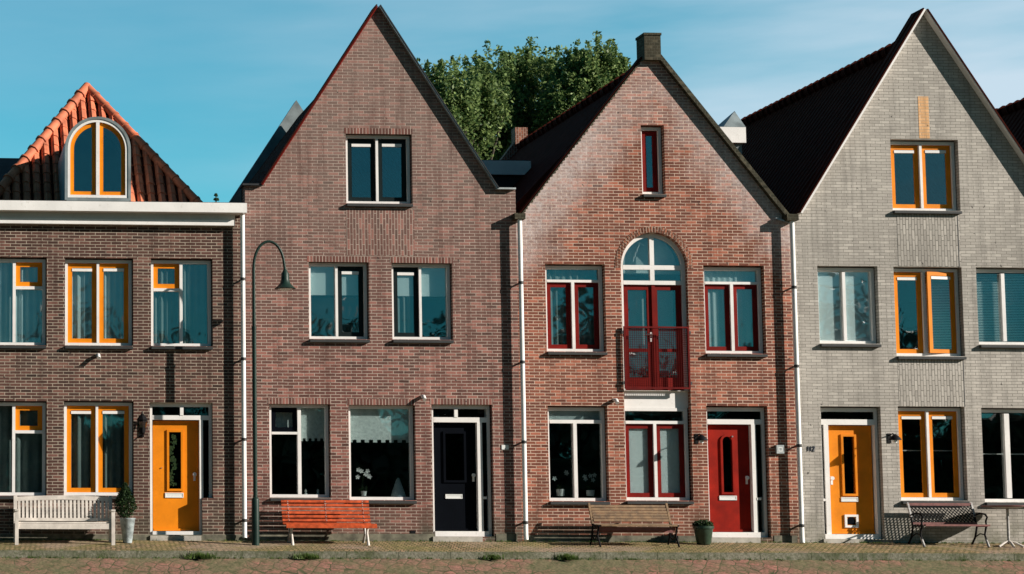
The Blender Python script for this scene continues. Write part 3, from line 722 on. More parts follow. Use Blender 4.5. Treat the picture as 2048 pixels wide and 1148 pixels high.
# stepped brick ends along the left slope
La, Lb = Vector(l3), Vector(a3); dL = (Lb-La); nL = int(dL.length/.085); nn = Vector((dL.y, -dL.x)).normalized(); out_ = []
for k in range(nL):      # toothed ends of the bricks cut along the slope, one saw-toothed strip
    p = La+dL*(k/nL); p2 = La+dL*((k+1)/nL); tth = .03+.025*rnd.random()
    out_ += [tuple(p+nn*.006+Vector((tth,0))), tuple(p+nn*.006+Vector((tth,p2.y-p.y-.02)))]
MB().prism([tuple(La)]+out_+[tuple(Lb)], [], -.010, .03).build('brick_ends', m_moss, h3)
bx0, bx1, bz0, bz1 = RECT((1283,69,1318,118))
blk = MB(); blk.box(bx0+.01, bx1-.015, -.135, .30, bz0-.05, bz1-.05); blk.box(bx0-.005, bx1, -.15, .315, bz1-.05, bz1); blk.build('gable_block', m_moss, h3)
za3 = a3[1]-.33
gable_roof(h3, l3[0]-.35, r3[0]+.1, zl3-.1, a3[0], za3, .301, DEPTH, m_tile_dark)
ridge('ridge_tiles', h3, Vector((a3[0], .35, za3+.02)), Vector((a3[0], DEPTH, za3+.02)), m_tile_dark, .11, .34, 1.3)
MB().prism([(l3[0]+.05,zl3),(r3[0],zl3),(a3[0],a3[1]-.0)], [], DEPTH, DEPTH+.3).box(bx0+.03, bx1-.02, DEPTH-.05, DEPTH+.28, bz0-.05, bz1-.12).build('rear_gable', m_b3s, h3)
MB().box(xC-.35, xC+.14, .301, DEPTH, zl3-.3, zl3-.06).build('valley_gutter', m_coat, h3)
# dormer on the left slope
q0, q1, qz0, qz1 = RECT((935,321,1062,349), 3.2)
dm = MB().box(q0, q1, 3.2, 5.6, qz0, qz1).build('dormer_fascia', m_white, h3)
MB().box(q0+.12, q1+.2, 3.3, 5.5, zl3-.2, qz0-.002).build('dormer_cheek', m_coat, h3)
MB().box(q0+.03, q1-.03, 3.23, 5.57, qz1+.001, qz1+.02).build('dormer_roof', m_coat, h3)
stub(h3, 1233, 802)
MB().box(xC+.06, PX(1415), -.012, .02, -.5, PZ(1230,1071)).box(PX(1538), xD-.1, -.012, .02, -.5, PZ(1560,1071)).build('plinth', m_plinth, h3)
a0,a1,c0,c1 = RECT((1553,890,1568,907), -.06)
bxo = MB().box(a0,a1,-.07,-.001,c0,c1).build('bell_box', m_zinc, h3)
MB().ring(a0+.035,a1-.035,c0+.04,c1-.04,.018,-.0715,-.0702).build('bell_box_mark', m_plate, bxo)
x3p, z3p = downpipe(h3, (1584,1604), 440, 1086)
MB().box(x3p-.14, x3p+.10, -.24, -.002, z3p-.02, z3p+.11).build('rainwater_hopper', m_moss, h3)
MB().bar((x3p-.02,-.12,z3p-.06),(x3p-.30,-.06,z3p+.05),.03,.03).build('gutter_bracket', m_zinc, h3)

# ================================================================== HOUSE 4
h4 = thing('brick_house', (xD, 0, 0), 'pale grey brick gable house with yellow sashes and orange door with cat flap', 'house', 'terraced houses along the street')
G4 = (1783,281,1917,421); W4a = (1637,534,1756,687); W4b = (1790,536,1925,712); W4c = (1955,537,2078,689); W4d = (1799,815,1931,1001); W4e = (1966,818,2087,1004); D4 = (1645,815,1764,1078)
l4 = (PX(1597, 430), PZ(1597, 430)); a4 = P(1843, 24); r4 = (2*a4[0]-l4[0], l4[1]); xE = r4[0]+.03
MB().prism([(xD+.001,ZB),(xE-.001,ZB),(xE-.001,l4[1]),r4,a4,l4,(xD+.001,l4[1])], [hole(W) for W in (G4,W4a,W4b,W4c,W4d,W4e,D4)], 0, .3).build('wall', m_b4, h4)
body(h4, xD, xE, l4[1]-.05, DEPTH, (2.72, 5.5))
panel(h4, (1795,426,1920,533), m_b4s); panel(h4, (1797,718,1927,813), m_b4s)
xj = PX(1922, 620); ej = MB()
for (ya, yb) in ((423,534),(714,813)): ej.box(xj-.008, xj+.008, -.0065, .02, PZ(1922,yb), PZ(1922,ya))
ej.build('expansion_joint', m_bracket, h4)
a0,a1,c0,c1 = RECT((1837,193,1858,277)); MB().box(a0,a1,-.004,.05,c0,c1).build('yellow_brick_strip', m_yb, h4)
w, b = two_sash(h4, G4, 1849, m_yel)
w, b = window(h4, W4a, [(1692,542,1698,679)], [((1645,542,1692,679),None,False),((1698,542,1748,679),None,False)])
MB().box(b[0]+.04, b[1]-.04, .207, .211, b[2], b[3]).build('blind', m_blindw, w)
def venetian(w, x0, x1, z0, z1, y=.27, mat=None):
    m = MB(); z = z0+.02
    while z < z1:
        m.add([(x0,y,z),(x1,y,z),(x1,y+.022,z+.020),(x0,y+.022,z+.020),(x0,y,z-.002),(x1,y,z-.002)], [(0,1,2,3),(4,5,1,0)]); z += .034
    m.build('venetian_blind', mat or m_blindw, w)
x0,y0,x1,y1 = W4b
w, b = window(h4, W4b, [(1853,y0+f,1859,y1-f)], [((x0+f,y0+f,1853,y1-f),m_yel,True)])
# right casement stands ajar, hinged on its right stile
s0, s1, q0_, q1_ = RECT((1859,y0+f,x1-f,y1-f)); hinge = Vector((s1,.155,0)); ang = R(9)
def swing(mb):
    out = MB(); c, s_ = math.cos(ang), math.sin(ang)
    for v in mb.v:
        dx, dy_ = v[0]-hinge.x, v[1]-hinge.y; out.v.append((hinge.x+dx*c-dy_*s_, hinge.y+dx*s_*1.0+dy_*c-.0, v[2]))
    out.f = list(mb.f); return out
swing(MB().ring(s0+.004,s1-.004,q0_+.004,q1_-.004,.08,.155,.20)).build('sash', m_yel, w, label='casement standing ajar')
swing(MB().box(s0+.08,s1-.08,.175,.181,q0_+.08,q1_-.08)).build('pane', m_glass, w)
swing(MB().box(s0+.09,s1-.09,.147,.175,q1_-.155,q1_-.098)).build('ventilation_strip', m_white, w)
venetian(w, PX(1862), b[1]-.06, b[2], b[3], .34)
w, b = window(h4, W4c, [(2011,545,2018,681)], [((1963,545,2011,681),None,False),((2018,545,2070,681),None,False)])
venetian(w, b[0]+.03, b[1]-.03, b[2], b[3], .28, m_curt)
w, b = two_sash(h4, W4d, 1864, m_yel)
MB().box(b[0]+.08, b[1]-.08, .30, .31, PZ(1865,901), PZ(1865,899)).build('curtain_rail', m_white, w)
w, b = window(h4, W4e, [(2018,826,2028,996)], [((1974,826,2018,996),None,False),((2028,826,2079,996),None,False)])
MB().box(b[0]+.08, b[1]-.08, .30, .31, PZ(2025,908), PZ(2025,906)).build('curtain_rail', m_white, w)
lf, b = door(h4, D4, (1665,850,1757,1068), m_yel, [(1653,822,1755,838)], (1656,843,1665,1068), [(1649,850,1657,994),(1649,1002,1657,1066)],
     (1698,872,1720,987), (1693,994,1727,1003), (1674,956), (1646,1078,1716,1089), barz=(1653,838,1755,849))
a0,a1,c0,c1 = RECT((1700,1029,1727,1055)); am, cm = (a0+a1)/2, (c0+c1)/2
cf = MB().ring(a0,a1,c0,c1,.045,.205,.2345).build('cat_flap', m_white, lf)
MB().prism(arch(am, cm-.07, cm+.0, .085, 12, .085), [], .225,.232).build('flap_pane', m_navy, cf)
bz_ = -.004
def verge(A, Bp, th, y0=-.18):
    slope_board('verge_board', h4, A, Bp, m_white, th, y0, .30, .002)
    slope_board('verge_flashing', h4, A, Bp, m_tile_dark, .03, y0-.012, .30, th+.004)
verge(l4, (a4[0]-.0, a4[1]), .04); verge(r4, (a4[0]+.0, a4[1]), .012)
za4 = a4[1]-.52
def ridge_roof(house, l_, r_, a_, z_, deep, mat):
    gable_roof(house, l_[0]-.1, r_[0]+.1, l_[1]-.1, a_[0], z_, .301, deep, mat)
    ridge('ridge_tiles', house, Vector((a_[0], .35, z_+.02)), Vector((a_[0], deep, z_+.02)), mat, .12, .30, 1.35)
ridge_roof(h4, l4, r4, a4, za4, 8.8, m_tile_dark)
MB().prism([(l4[0],l4[1]-.2),(r4[0],l4[1]-.2),(a4[0],za4-.1)], [], 8.7, 8.8).build('rear_gable', m_coat, h4)
# turret between the third and fourth house
ty = .95
t0,t1,tz0,tz1 = RECT((1436,254,1492,285), ty)
tr = MB().box(t0,t1,ty,ty+.9,tz0,tz1).build('vent_turret', m_white, h4)
ax, az = P(1469, 222, ty+.45); c0x, _ = P(1447, 252, ty)
MB().add([(c0x,ty,tz1+.002),(t1+.0,ty,tz1+.002),(t1+.0,ty+.9,tz1+.002),(c0x,ty+.9,tz1+.002),(ax,ty+.45,az)], [(0,1,4),(1,2,4),(2,3,4),(3,0,4)]).build('turret_roof', m_lead, tr)
MB().box(PX(1473,300,ty), PX(1488,300,ty), ty+.1, ty+.8, PZ(1480,350,ty), tz0-.002).build('turret_post', m_lead, tr)
# house number in dark figures on the brick, built from strokes
FIG = {'1': [((.5,0),(.5,1)),((.5,1),(.25,.75))], '2': [((0,.8),(.2,1)),((.2,1),(.8,1)),((.8,1),(1,.75)),((1,.75),(0,0)),((0,0),(1,0))]}
nm = MB(); n0,n1,nz0,nz1 = RECT((1614,893,1631,902)); cw = (n1-n0)/3
for i, ch in enumerate('112'):
    for (p, q) in FIG[ch]:
        ox = n0+cw*i; sw = cw*.62; sh = nz1-nz0
        nm.bar((ox+p[0]*sw,-.008,nz0+p[1]*sh),(ox+q[0]*sw,-.008,nz0+q[1]*sh),.012,.018,up=(0,1,0))
nm.build('house_number', m_ink, h4)

# ================================================================== HOUSE 5 (only its roof shows)
h5 = thing('brick_house', (xE, 0, 0), 'house of which only a dark roof slope shows at the far right edge', 'house', 'terraced houses along the street')
sh = xE-xD; a5 = (a4[0]+sh, a4[1]-.25); l5 = (l4[0]+sh, l4[1]); r5 = (r4[0]+sh, l4[1])
MB().prism([(xE+.001,ZB),(r5[0]+.03,ZB),(r5[0]+.03,l5[1]),r5,a5,l5,(xE+.001,l5[1])], [], 0, .3).build('wall', m_b2, h5)
ridge_roof(h5, l5, r5, a5, a5[1]-.3, DEPTH, m_tile_dark)
MB().box(xE+.1, r5[0], .31, DEPTH, -.5, l5[1]-.1).build('inner_wall', m_room, h5)

# ================================================================== GROUND
KD = 2.05; SL = .105
def gz(y): return -SL*max(0, -y) if y > -KD else -SL*KD
def groundmat(name, kind):
    m, nt, b, _ = newmat(name); co = objco(nt)
    big = noise(nt, co, .9, 6, .65); fine = noise(nt, co, 22, 5, .7)
    if kind == 'pave':
        mp = N(nt, 'ShaderNodeMapping'); mp.inputs['Rotation'].default_value = (0,0,R(18)); nt.links.new(co, mp.inputs[0])
        bt = N(nt, 'ShaderNodeTexBrick'); nt.links.new(mp.outputs[0], bt.inputs['Vector']); bt.inputs['Scale'].default_value = 1
        bt.inputs['Brick Width'].default_value = .10; bt.inputs['Row Height'].default_value = .21; bt.inputs['Mortar Size'].default_value = .012
        bt.inputs['Color1'].default_value = (.50,.32,.19,1); bt.inputs['Color2'].default_value = (.27,.19,.115,1); bt.inputs['Mortar'].default_value = (.045,.05,.02,1)
        c = mixc(nt, ramp(nt, big, .40,.62, 0,.6), bt.outputs['Color'], (.30,.26,.09))
        c = mixc(nt, ramp(nt, noise(nt, co, .5, 3), .52,.62, 0,.5), c, (.48,.34,.28))
        h = bt.outputs['Fac']; inv = -1
    elif kind == 'road':
        mp = N(nt, 'ShaderNodeMapping'); mp.inputs['Rotation'].default_value = (0,0,R(30)); nt.links.new(co, mp.inputs[0])
        vo = N(nt, 'ShaderNodeTexVoronoi', feature='DISTANCE_TO_EDGE'); nt.links.new(mp.outputs[0], vo.inputs['Vector']); vo.inputs['Scale'].default_value = 4.2; vo.inputs['Randomness'].default_value = .5
        vc = N(nt, 'ShaderNodeTexVoronoi'); nt.links.new(mp.outputs[0], vc.inputs['Vector']); vc.inputs['Scale'].default_value = 4.2; vc.inputs['Randomness'].default_value = .5
        body_ = mixc(nt, vc.outputs['Color'], (.42,.17,.14), (.27,.155,.12))
        c = mixc(nt, ramp(nt, vo.outputs['Distance'], .015,.055), (.05,.06,.03), body_)
        c = mixc(nt, ramp(nt, big, .40,.57, .1,.9), c, (.17,.155,.085)); h = vo.outputs['Distance']; inv = 1
    elif kind == 'kerb':
        bt = N(nt, 'ShaderNodeTexBrick'); nt.links.new(co, bt.inputs['Vector']); bt.inputs['Scale'].default_value = 1; bt.offset = 0
        bt.inputs['Brick Width'].default_value = 1.; bt.inputs['Row Height'].default_value = 5; bt.inputs['Mortar Size'].default_value = .008
        bt.inputs['Color1'].default_value = (.30,.28,.22,1); bt.inputs['Color2'].default_value = (.24,.23,.18,1); bt.inputs['Mortar'].default_value = (.05,.05,.04,1)
        c = mixc(nt, ramp(nt, noise(nt, co, 1.7, 6, .7), .42,.62, 0,.85), bt.outputs['Color'], (.085,.10,.05)); h = fine; inv = 1
    else:
        c = mixc(nt, ramp(nt, big, .35,.65), (.022,.04,.016), (.05,.055,.022)); h = fine; inv = 1
    c = mixc(nt, ramp(nt, fine, .38,.68, .0,.7), c, (.05,.05,.03))
    c = mixc(nt, ramp(nt, noise(nt, co, 7, 6, .75), .50,.66, 0,.75), c, (.055,.075,.03) if kind != 'grass' else (.03,.05,.015))
    nt.links.new(c, b.inputs['Base Color']); b.inputs['Roughness'].default_value = .95; b.inputs['Specular IOR Level'].default_value = .1
    bp = N(nt, 'ShaderNodeBump'); bp.inputs['Distance'].default_value = .02*inv if inv > 0 else .02; bp.invert = inv < 0; bp.inputs['Strength'].default_value = .7
    nt.links.new(h, bp.inputs['Height']); nt.links.new(bp.outputs[0], b.inputs['Normal']); return m
def sheet(name, x0, x1, ys, zf, m, nx=200, jit=0.):
    mb = MB(); k = len(ys)
    for i in range(nx+1):
        x = x0+(x1-x0)*i/nx
        for y in ys: mb.v.append((x, y, zf(y)+(rnd.uniform(-jit, jit) if jit else 0)))
    for i in range(nx):
        for j in range(k-1): a = i*k+j; mb.f.append((a, a+k, a+k+1, a+1) if ys[0] < ys[-1] else (a+1, a+k+1, a+k, a))
    return mb.build(name, m, kind='structure')
GX0, GX1 = -12, 34
sheet('pavement', GX0, GX1, [-KD+.14+(KD-.14+.04)*j/12 for j in range(13)], gz, groundmat('paving_bricks','pave'), 400, .003)
kt = -SL*(KD-.14)+.012; RZ = kt-.135
kb = MB(); kb.box(GX0, GX1, -KD, -KD+.14, RZ-.2, kt); kb.build('kerb', groundmat('kerb_stone','kerb'), kind='structure')
def rz_(y):
    t = -y-KD; return RZ-.42*t if t < 1.6 else RZ-.672-.02*min(t-1.6, 40)
sheet('road', GX0-20, GX1+20, [-16,-12,-9,-8,-7.5,-7,-6.5,-6,-5.5,-5,-4.5,-4,-3.65,-3.5,-3.3,-3.1,-2.9,-2.7,-2.5,-2.3,-KD+.02], rz_, groundmat('road_pavers','road'), 400, .004)
gb = MB(); gb.add([(-900,-900,-2.2),(900,-900,-2.2),(900,900,-2.2),(-900,900,-2.2)], [(0,1,2,3)]); gb.build('ground', groundmat('meadow','grass'), kind='structure')
bank = MB(); bank.add([(GX0-20,-16,rz_(-16)),(GX1+20,-16,rz_(-16)),(GX1+20,-24,-2.19),(GX0-20,-24,-2.19)], [(0,3,2,1)]); bank.build('embankment', groundmat('bank_grass','grass'), kind='structure')
yd = MB().add([(GX0,.0,-.25),(GX1,.0,-.25),(GX1,30,-.25),(GX0,30,-.25)], [(0,1,2,3)]); yd.build('back_yard', groundmat('yard_soil','grass'), kind='structure')

def blades(mb, cx, cy, cz, n, r, h, w=.008):
    for _ in range(n):
        a = rnd.random()*6.28; q = r*rnd.random()**1.1*(1+.7*math.sin(a*2+cx*9)); x, y = cx+q*math.cos(a), cy+q*math.sin(a)*.6
        hh = h*rnd.uniform(.4,1); lx, ly = rnd.uniform(-.5,.5)*hh, rnd.uniform(-.4,.4)*hh; dx = w*math.cos(a); dy_ = w*math.sin(a)
        mb.add([(x-dx,y-dy_,cz-.01),(x+dx,y+dy_,cz-.01),(x+lx*.5+dx*.7,y+ly*.5,cz+hh*.6),(x+lx,y+ly,cz+hh)], [(0,1,2),(0,2,3)])
for i, (px, w_, hgt, n_, lab) in enumerate(((398,.20,.10,500,'broad grass tuft against the kerb in front of the yellow front door'),
      (612,.17,.09,380,'grass tuft sprouting at the kerb below the orange bench'),
      (985,.14,.08,260,'small grass tuft at the kerb near the pipe right of the navy door'),
      (1132,.16,.10,380,'grass tuft at the kerb left of the brown wooden bench'))):
    x = PX(px, 1120, -KD-.06); mb = MB(); blades(mb, x, -KD-.07, RZ, n_, w_, hgt+.03); mb.build('grass_tuft', m_grass, None, (x,-KD-.07,RZ), label=lab, cat='grass tuft', group='grass tufts along the kerb')
mb = MB()
for _ in range(900):
    x = rnd.uniform(0, 23); y = rnd.choice([-.03, -.03, -KD+.13, -KD-.01]); z = gz(y) if y > -KD else RZ
    blades(mb, x, y, z, rnd.randint(3, 16), rnd.uniform(.02,.10), rnd.uniform(.02,.05), .006)
for _ in range(220):
    x = rnd.uniform(0, 23); y = rnd.uniform(-KD+.2, -.1); blades(mb, x, y, gz(y), rnd.randint(3, 9), .06, .022, .005)
mb.build('weeds', m_grass, kind='stuff', label='low weeds and moss growing in the joints of the paving and along the kerb')

# ================================================================== FURNITURE
def gloc(px, y): return (PX(px, 1080, y), y, gz(y))
# white slatted garden bench
y_f, y_b = -.90, -.36
b1x0, b1x1 = PX(30,1050,y_f), PX(230,1050,y_f); zf = gz(y_f); rise = gz(y_b)-zf
t = thing('garden_bench', ((b1x0+b1x1)/2, y_f, zf), 'white weathered bench with upright back slats under the leftmost windows', 'bench')
for x in (b1x0+.035, b1x1-.035):
    MB().box(x-.035, x+.035, y_f-.03, y_f+.04, zf, zf+.66).build('leg', m_cream, t)
    MB().bar((x,y_b,zf+rise),(x,y_b,zf+.45),.07,.07,(0,1,0)).bar((x,y_b,zf+.45),(x,y_b+.08,zf+.97),.07,.06,(0,1,0)).build('back_leg', m_cream, t)
    MB().box(x-.04, x+.04, y_f-.05, y_b+.02, zf+.66, zf+.695).build('armrest', m_cream, t)
s = MB()
for k in range(6): yy = y_f+.02+k*.09; s.box(b1x0+.07, b1x1-.07, yy, yy+.07, zf+.425, zf+.45)
s.build('seat', m_cream, t)
MB().box(b1x0+.07, b1x1-.07, y_f-.005, y_f+.018, zf+.31, zf+.42).build('seat_rail', m_cream, t)
s = MB(); yl = lambda z: y_b+.0+.08*(z-.45)/.52
for k in range(23):
    x = b1x0+.11+(b1x1-b1x0-.22)*k/22; s.bar((x,yl(.5),zf+.5),(x,yl(.88),zf+.88),.05,.02,(0,1,0))
s.bar((b1x0+.07,yl(.50),zf+.50),(b1x1-.07,yl(.50),zf+.50),.03,.06); 
prev = None
for k in range(13):
    u = k/12; x = b1x0+.0+(b1x1-b1x0)*u; z = .90+.035*math.sin(math.pi*u)
    if prev: s.bar(prev,(x,yl(.9),zf+z),.035,.085)
    prev = (x,yl(.9),zf+z)
s.build('backrest', m_cream, t)
# orange slatted bench
y_f, y_b = -.80, -.27
c0, c1 = PX(562,1000,y_b), PX(737,1000,y_b); zf = gz(-.72)
t = thing('park_bench', ((c0+c1)/2, y_f, zf), 'orange stained slatted bench on pale iron legs under the windows left of the navy door', 'bench')
prof = [(y_b,.86),(y_b-.02,.785),(y_b-.045,.71),(y_b-.07,.635),(y_b-.10,.56),(y_b-.14,.485)]
s = MB()
for (yy, z) in prof: s.bar((c0,yy,zf+z),(c1,yy,zf+z),.028,.050,(0,.25,1))
s.build('backrest', m_woodo, t)
s = MB()
for k, (yy, z) in enumerate([(y_b-.17,.425),(y_b-.25,.405),(y_b-.335,.40),(y_b-.42,.405),(y_b-.50,.40),(y_b-.545,.36)]): 
    o = .035 if k > 2 else 0
    if k == 5: s.bar((c0,yy,zf+z),(c1+o,yy,zf+z),.03,.06)
    else: s.bar((c0,yy,zf+z),(c1+o,yy,zf+z),.065,.028)
s.build('seat', m_woodo, t)
for x in (c0+.13, (c0+c1)/2, c1-.13):
    pr_ = [(x,y_b+.02,zf+.88),(x,y_b-.03,zf+.64),(x,y_b-.12,zf+.42),(x,y_b-.3,zf+.365),(x,y_b-.5,zf+.37)]
    MB().tube(pr_, .015, 8).build('iron_rib', m_iron, t)
for x in (c0+.13, c1-.13):
    MB().tube([(x,y_b-.44,zf+.37),(x,y_b-.40,zf+.24),(x,y_b-.46,zf+.10),(x,y_b-.50,zf-.02)], [.03,.022,.026,.036], 8).build('leg', m_cream, t, smooth=True)
    MB().tube([(x,y_b-.16,zf+.37),(x,y_b-.22,zf+.22),(x,y_b-.12,zf+.10),(x,y_b-.06,gz(y_b)-.01)], [.03,.022,.026,.03], 8).build('leg', m_iron, t, smooth=True)
bl = MB()
for x in (c0+.13, (c0+c1)/2, c1-.13):
    for (yy, z) in prof: bl.tube([(x,yy-.016,zf+z),(x,yy-.024,zf+z-.004)], .010, 6)
bl.build('bolt', m_cream, t)
# brown wooden bench, iron ends
y_f, y_b = -1.05, -.47
c0, c1 = PX(1178,1030,y_b), PX(1332,1030,y_b); zf = gz(-.85)
t = thing('wooden_bench', ((c0+c1)/2, y_f, zf), 'brown weathered plank bench with dark iron ends, left of the red door', 'bench')
s = MB()
for k in range(6):
    z = .52+.056*k; yy = y_b-.16+.16*(k/5); s.bar((c0+.035,yy,zf+z),(c1-.01,yy,zf+z),.022,.047,(0,.3,1))
s.build('backrest', m_woodb, t)
s = MB()
for k in range(5): yy = y_b-.2-.085*k; s.bar((c0+.04,yy,zf+.43-.004*k),(c1+.0,yy,zf+.43-.004*k),.075,.026)
s.build('seat', m_woodb, t)
for x in (c0+.01, c1+.02):
    MB().bar((x,y_b+.03,zf+.86),(x,y_b-.17,zf+.44),.04,.045,(0,1,0)).build('back_post', m_woodb, t)
    MB().tube([(x,y_b-.17,zf+.44),(x,y_b-.35,zf+.39),(x,y_b-.56,zf+.41)], .022, 8).tube([(x,y_b-.17,zf+.42),(x,y_b-.12,zf+.2),(x,y_b-.02,gz(y_b)-.01)], .02, 8).tube([(x,y_b-.5,zf+.40),(x,y_b-.42,zf+.22),(x,y_b-.58,zf-.0)], .02, 8).tube([(x,y_b-.12,zf+.2),(x,y_b-.28,zf+.14),(x,y_b-.42,zf+.22)], .014, 8).build('iron_end', m_black, t, smooth=True)
MB().bar((c0,y_b-.27,zf+.30),(c1+.02,y_b-.27,zf+.30),.03,.05).bar((c0,y_b-.45,zf+.355),(c1,y_b-.45,zf+.355),.02,.07).build('stretcher', m_woodr, t)
# wrought iron bench with lattice back
y_f, y_b = -.80, -.24
c0, c1 = PX(1816,1020,y_b), PX(1943,1020,y_b); zf = gz(-.75)
t = thing('iron_bench', ((c0+c1)/2, y_f, zf), 'black cast iron bench with lattice back and red brown rails, right of the orange door', 'bench')
yl = lambda z: y_b-.18*(.86-z)/.42
MB().bar((c0,yl(.86),zf+.855),(c1,yl(.86),zf+.855),.03,.065).build('top_rail', m_woodr, t)
MB().bar((c0,yl(.47),zf+.475),(c1,yl(.47),zf+.475),.03,.04).bar((c0+.03,y_b-.30,zf+.445),(c1+.03,y_b-.30,zf+.445),.09,.022).bar((c0+.03,y_b-.42,zf+.445),(c1+.03,y_b-.42,zf+.445),.09,.022).bar((c0+.05,y_b-.54,zf+.435),(c1+.05,y_b-.54,zf+.435),.07,.035).build('seat', m_woodr, t)
lt = MB(); h0, h1_ = .50, .82; ww = c1-c0-.04; stp = .075; hh = h1_-h0
k = -int(hh/stp)-1
while k*stp < ww:
    for sg in (1, -1):
        xa = k*stp; xb = xa+hh; za_, zb_ = h0, h1_
        if sg < 0: za_, zb_ = h1_, h0
        u0 = max(0, (0-xa)/hh); u1 = min(1, (ww-xa)/hh)
        if u1 > u0+.02:
            z0_ = za_+(zb_-za_)*u0; z1_ = za_+(zb_-za_)*u1
            lt.bar((c0+.02+xa+hh*u0, yl(z0_)+.004*sg, zf+z0_), (c0+.02+xa+hh*u1, yl(z1_)+.004*sg, zf+z1_), .016, .010, (0,1,0))
    k += 1
lt.ring(c0+.005, c1-.005, zf+.495, zf+.825, .001, 0, .001) if False else None
lt.bar((c0,yl(.49),zf+.49),(c1,yl(.49),zf+.49),.016,.016).bar((c0,yl(.83),zf+.825),(c1,yl(.83),zf+.825),.016,.016)
lt.build('lattice_back', m_black, t)
for x in (c0, c1):
    MB().bar((x,yl(.89),zf+.89),(x,yl(.60),zf+.60),.035,.04,(0,1,0)).build('back_post', m_iron, t)
    MB().tube([(x,yl(.62),zf+.62),(x,yl(.45),zf+.42),(x,y_b-.10,zf+.2),(x,y_b+.04,gz(y_b)-.01)], .02, 8).tube([(x,yl(.62),zf+.64),(x,y_b-.30,zf+.68),(x,y_b-.48,zf+.66),(x,y_b-.56,zf+.60),(x,y_b-.50,zf+.52),(x,y_b-.52,zf+.44)], .018, 8).tube([(x,y_b-.2,zf+.42),(x,y_b-.54,zf+.42)], .018, 8).tube([(x,y_b-.52,zf+.44),(x,y_b-.45,zf+.25),(x,y_b-.58,zf-.0)], [.02,.018,.024], 8).tube([(x,y_b-.10,zf+.2),(x,y_b-.28,zf+.27),(x,y_b-.45,zf+.25)], .012, 8).build('iron_end', m_black, t, smooth=True)
    MB().tube([(x,y_b-.47,zf+.20),(x,y_b-.585,zf-.0)], [.021,.026], 8).build('foot', m_iron, t, smooth=True)
# bistro table
ty_ = -.62; tx, _ = P(2016, 1050, ty_); zf = gz(ty_); zt_ = PZ(2016, 1011, ty_)
t = thing('bistro_table', (tx, ty_, zf), 'round pedestal table with dark top and splayed metal foot, beside the iron bench', 'table')
MB().lathe(tx, ty_, [(.46,zt_-.03),(.48,zt_-.022),(.48,zt_-.004),(.465,zt_)], 40).build('tabletop', m_woodr, t, smooth=True)
MB().lathe(tx, ty_, [(.20,zt_-.058),(.30,zt_-.032)], 24).build('top_support', m_iron, t, smooth=True)
MB().tube([(tx,ty_,zf+.05),(tx,ty_,zt_-.05)], .026, 12).build('pedestal', m_iron, t, smooth=True)
s = MB()
for a in (200, 320, 80, 140+120):
    ca, sa = math.cos(R(a)), math.sin(R(a)); s.tube([(tx,ty_,zf+.10),(tx+.12*ca,ty_+.12*sa,zf+.075),(tx+.27*ca,ty_+.27*sa,max(gz(ty_+.27*sa),zf-.02)+.012)], [.03,.026,.024], 8)
s.build('foot', m_cream, t, smooth=True)

# plant pots
def leaves(mb, c, r, n, s_, shape=None):
    for _ in range(n):
        while True:
            p = Vector((rnd.uniform(-1,1), rnd.uniform(-1,1), rnd.uniform(-1,1)))
            if p.length > 1 or p.length < .35: continue
            break
        if shape: k = shape((p.z+1)/2); p.x *= k; p.y *= k
        q = Vector((c[0]+p.x*r[0], c[1]+p.y*r[1], c[2]+p.z*r[2]))
        a = Vector((rnd.gauss(0,1), rnd.gauss(0,1), rnd.gauss(0,1))).normalized(); b_ = a.cross(Vector((rnd.gauss(0,1), rnd.gauss(0,1), rnd.gauss(0,1)))).normalized()
        l_ = s_*rnd.uniform(.6,1.3); mb.add([q-a*l_, q-b_*l_*.4, q+a*l_, q+b_*l_*.4], [(0,1,2,3)])
py_ = -.50; px0 = PX(255, 1060, py_); zf = gz(py_)
t = thing('potted_conifer', (px0, py_, zf), 'small cone shaped evergreen in a tall zinc pot beside the white bench', 'potted plant')
zr = PZ(255, 1036, py_)
MB().lathe(px0, py_, [(.085,zf),(.09,zf+.02),(.15,zr-.03),(.162,zr-.02),(.162,zr),(.14,zr),(.13,zr-.03)], 20).build('pot', m_potz, t, smooth=True)
zc = PZ(250, 965, py_); mb = MB(); leaves(mb, (px0-.04,py_,(zr+zc)/2-.01), (.235,.22,(zc-zr)/2+.02), 2600, .028, lambda u: (1.0 if u < .35 else 1-(u-.35)*1.05)*(.75+.25*min(1,u*5)))
mb.build('foliage', m_leafd, t)
MB().tube([(px0,py_,zr-.04),(px0-.02,py_,zr+.35)], .02, 8).build('stem', m_bark, t)
py_ = -.42; px0 = PX(1407, 1070, py_); zf = gz(py_); zr = PZ(1407, 1052, py_)
t = thing('potted_plant', (px0, py_, zf), 'low bushy plant in a round dark green pot beside the red door', 'potted plant')
MB().lathe(px0, py_, [(.12,zf),(.14,zf+.03),(.185,zr-.06),(.205,zr-.05),(.205,zr),(.18,zr),(.17,zr-.04)], 24).build('pot', m_potg, t, smooth=True)
mb = MB(); leaves(mb, (px0,py_,zr+.03), (.20,.19,.09), 700, .035); mb.build('foliage', m_leafd, t)

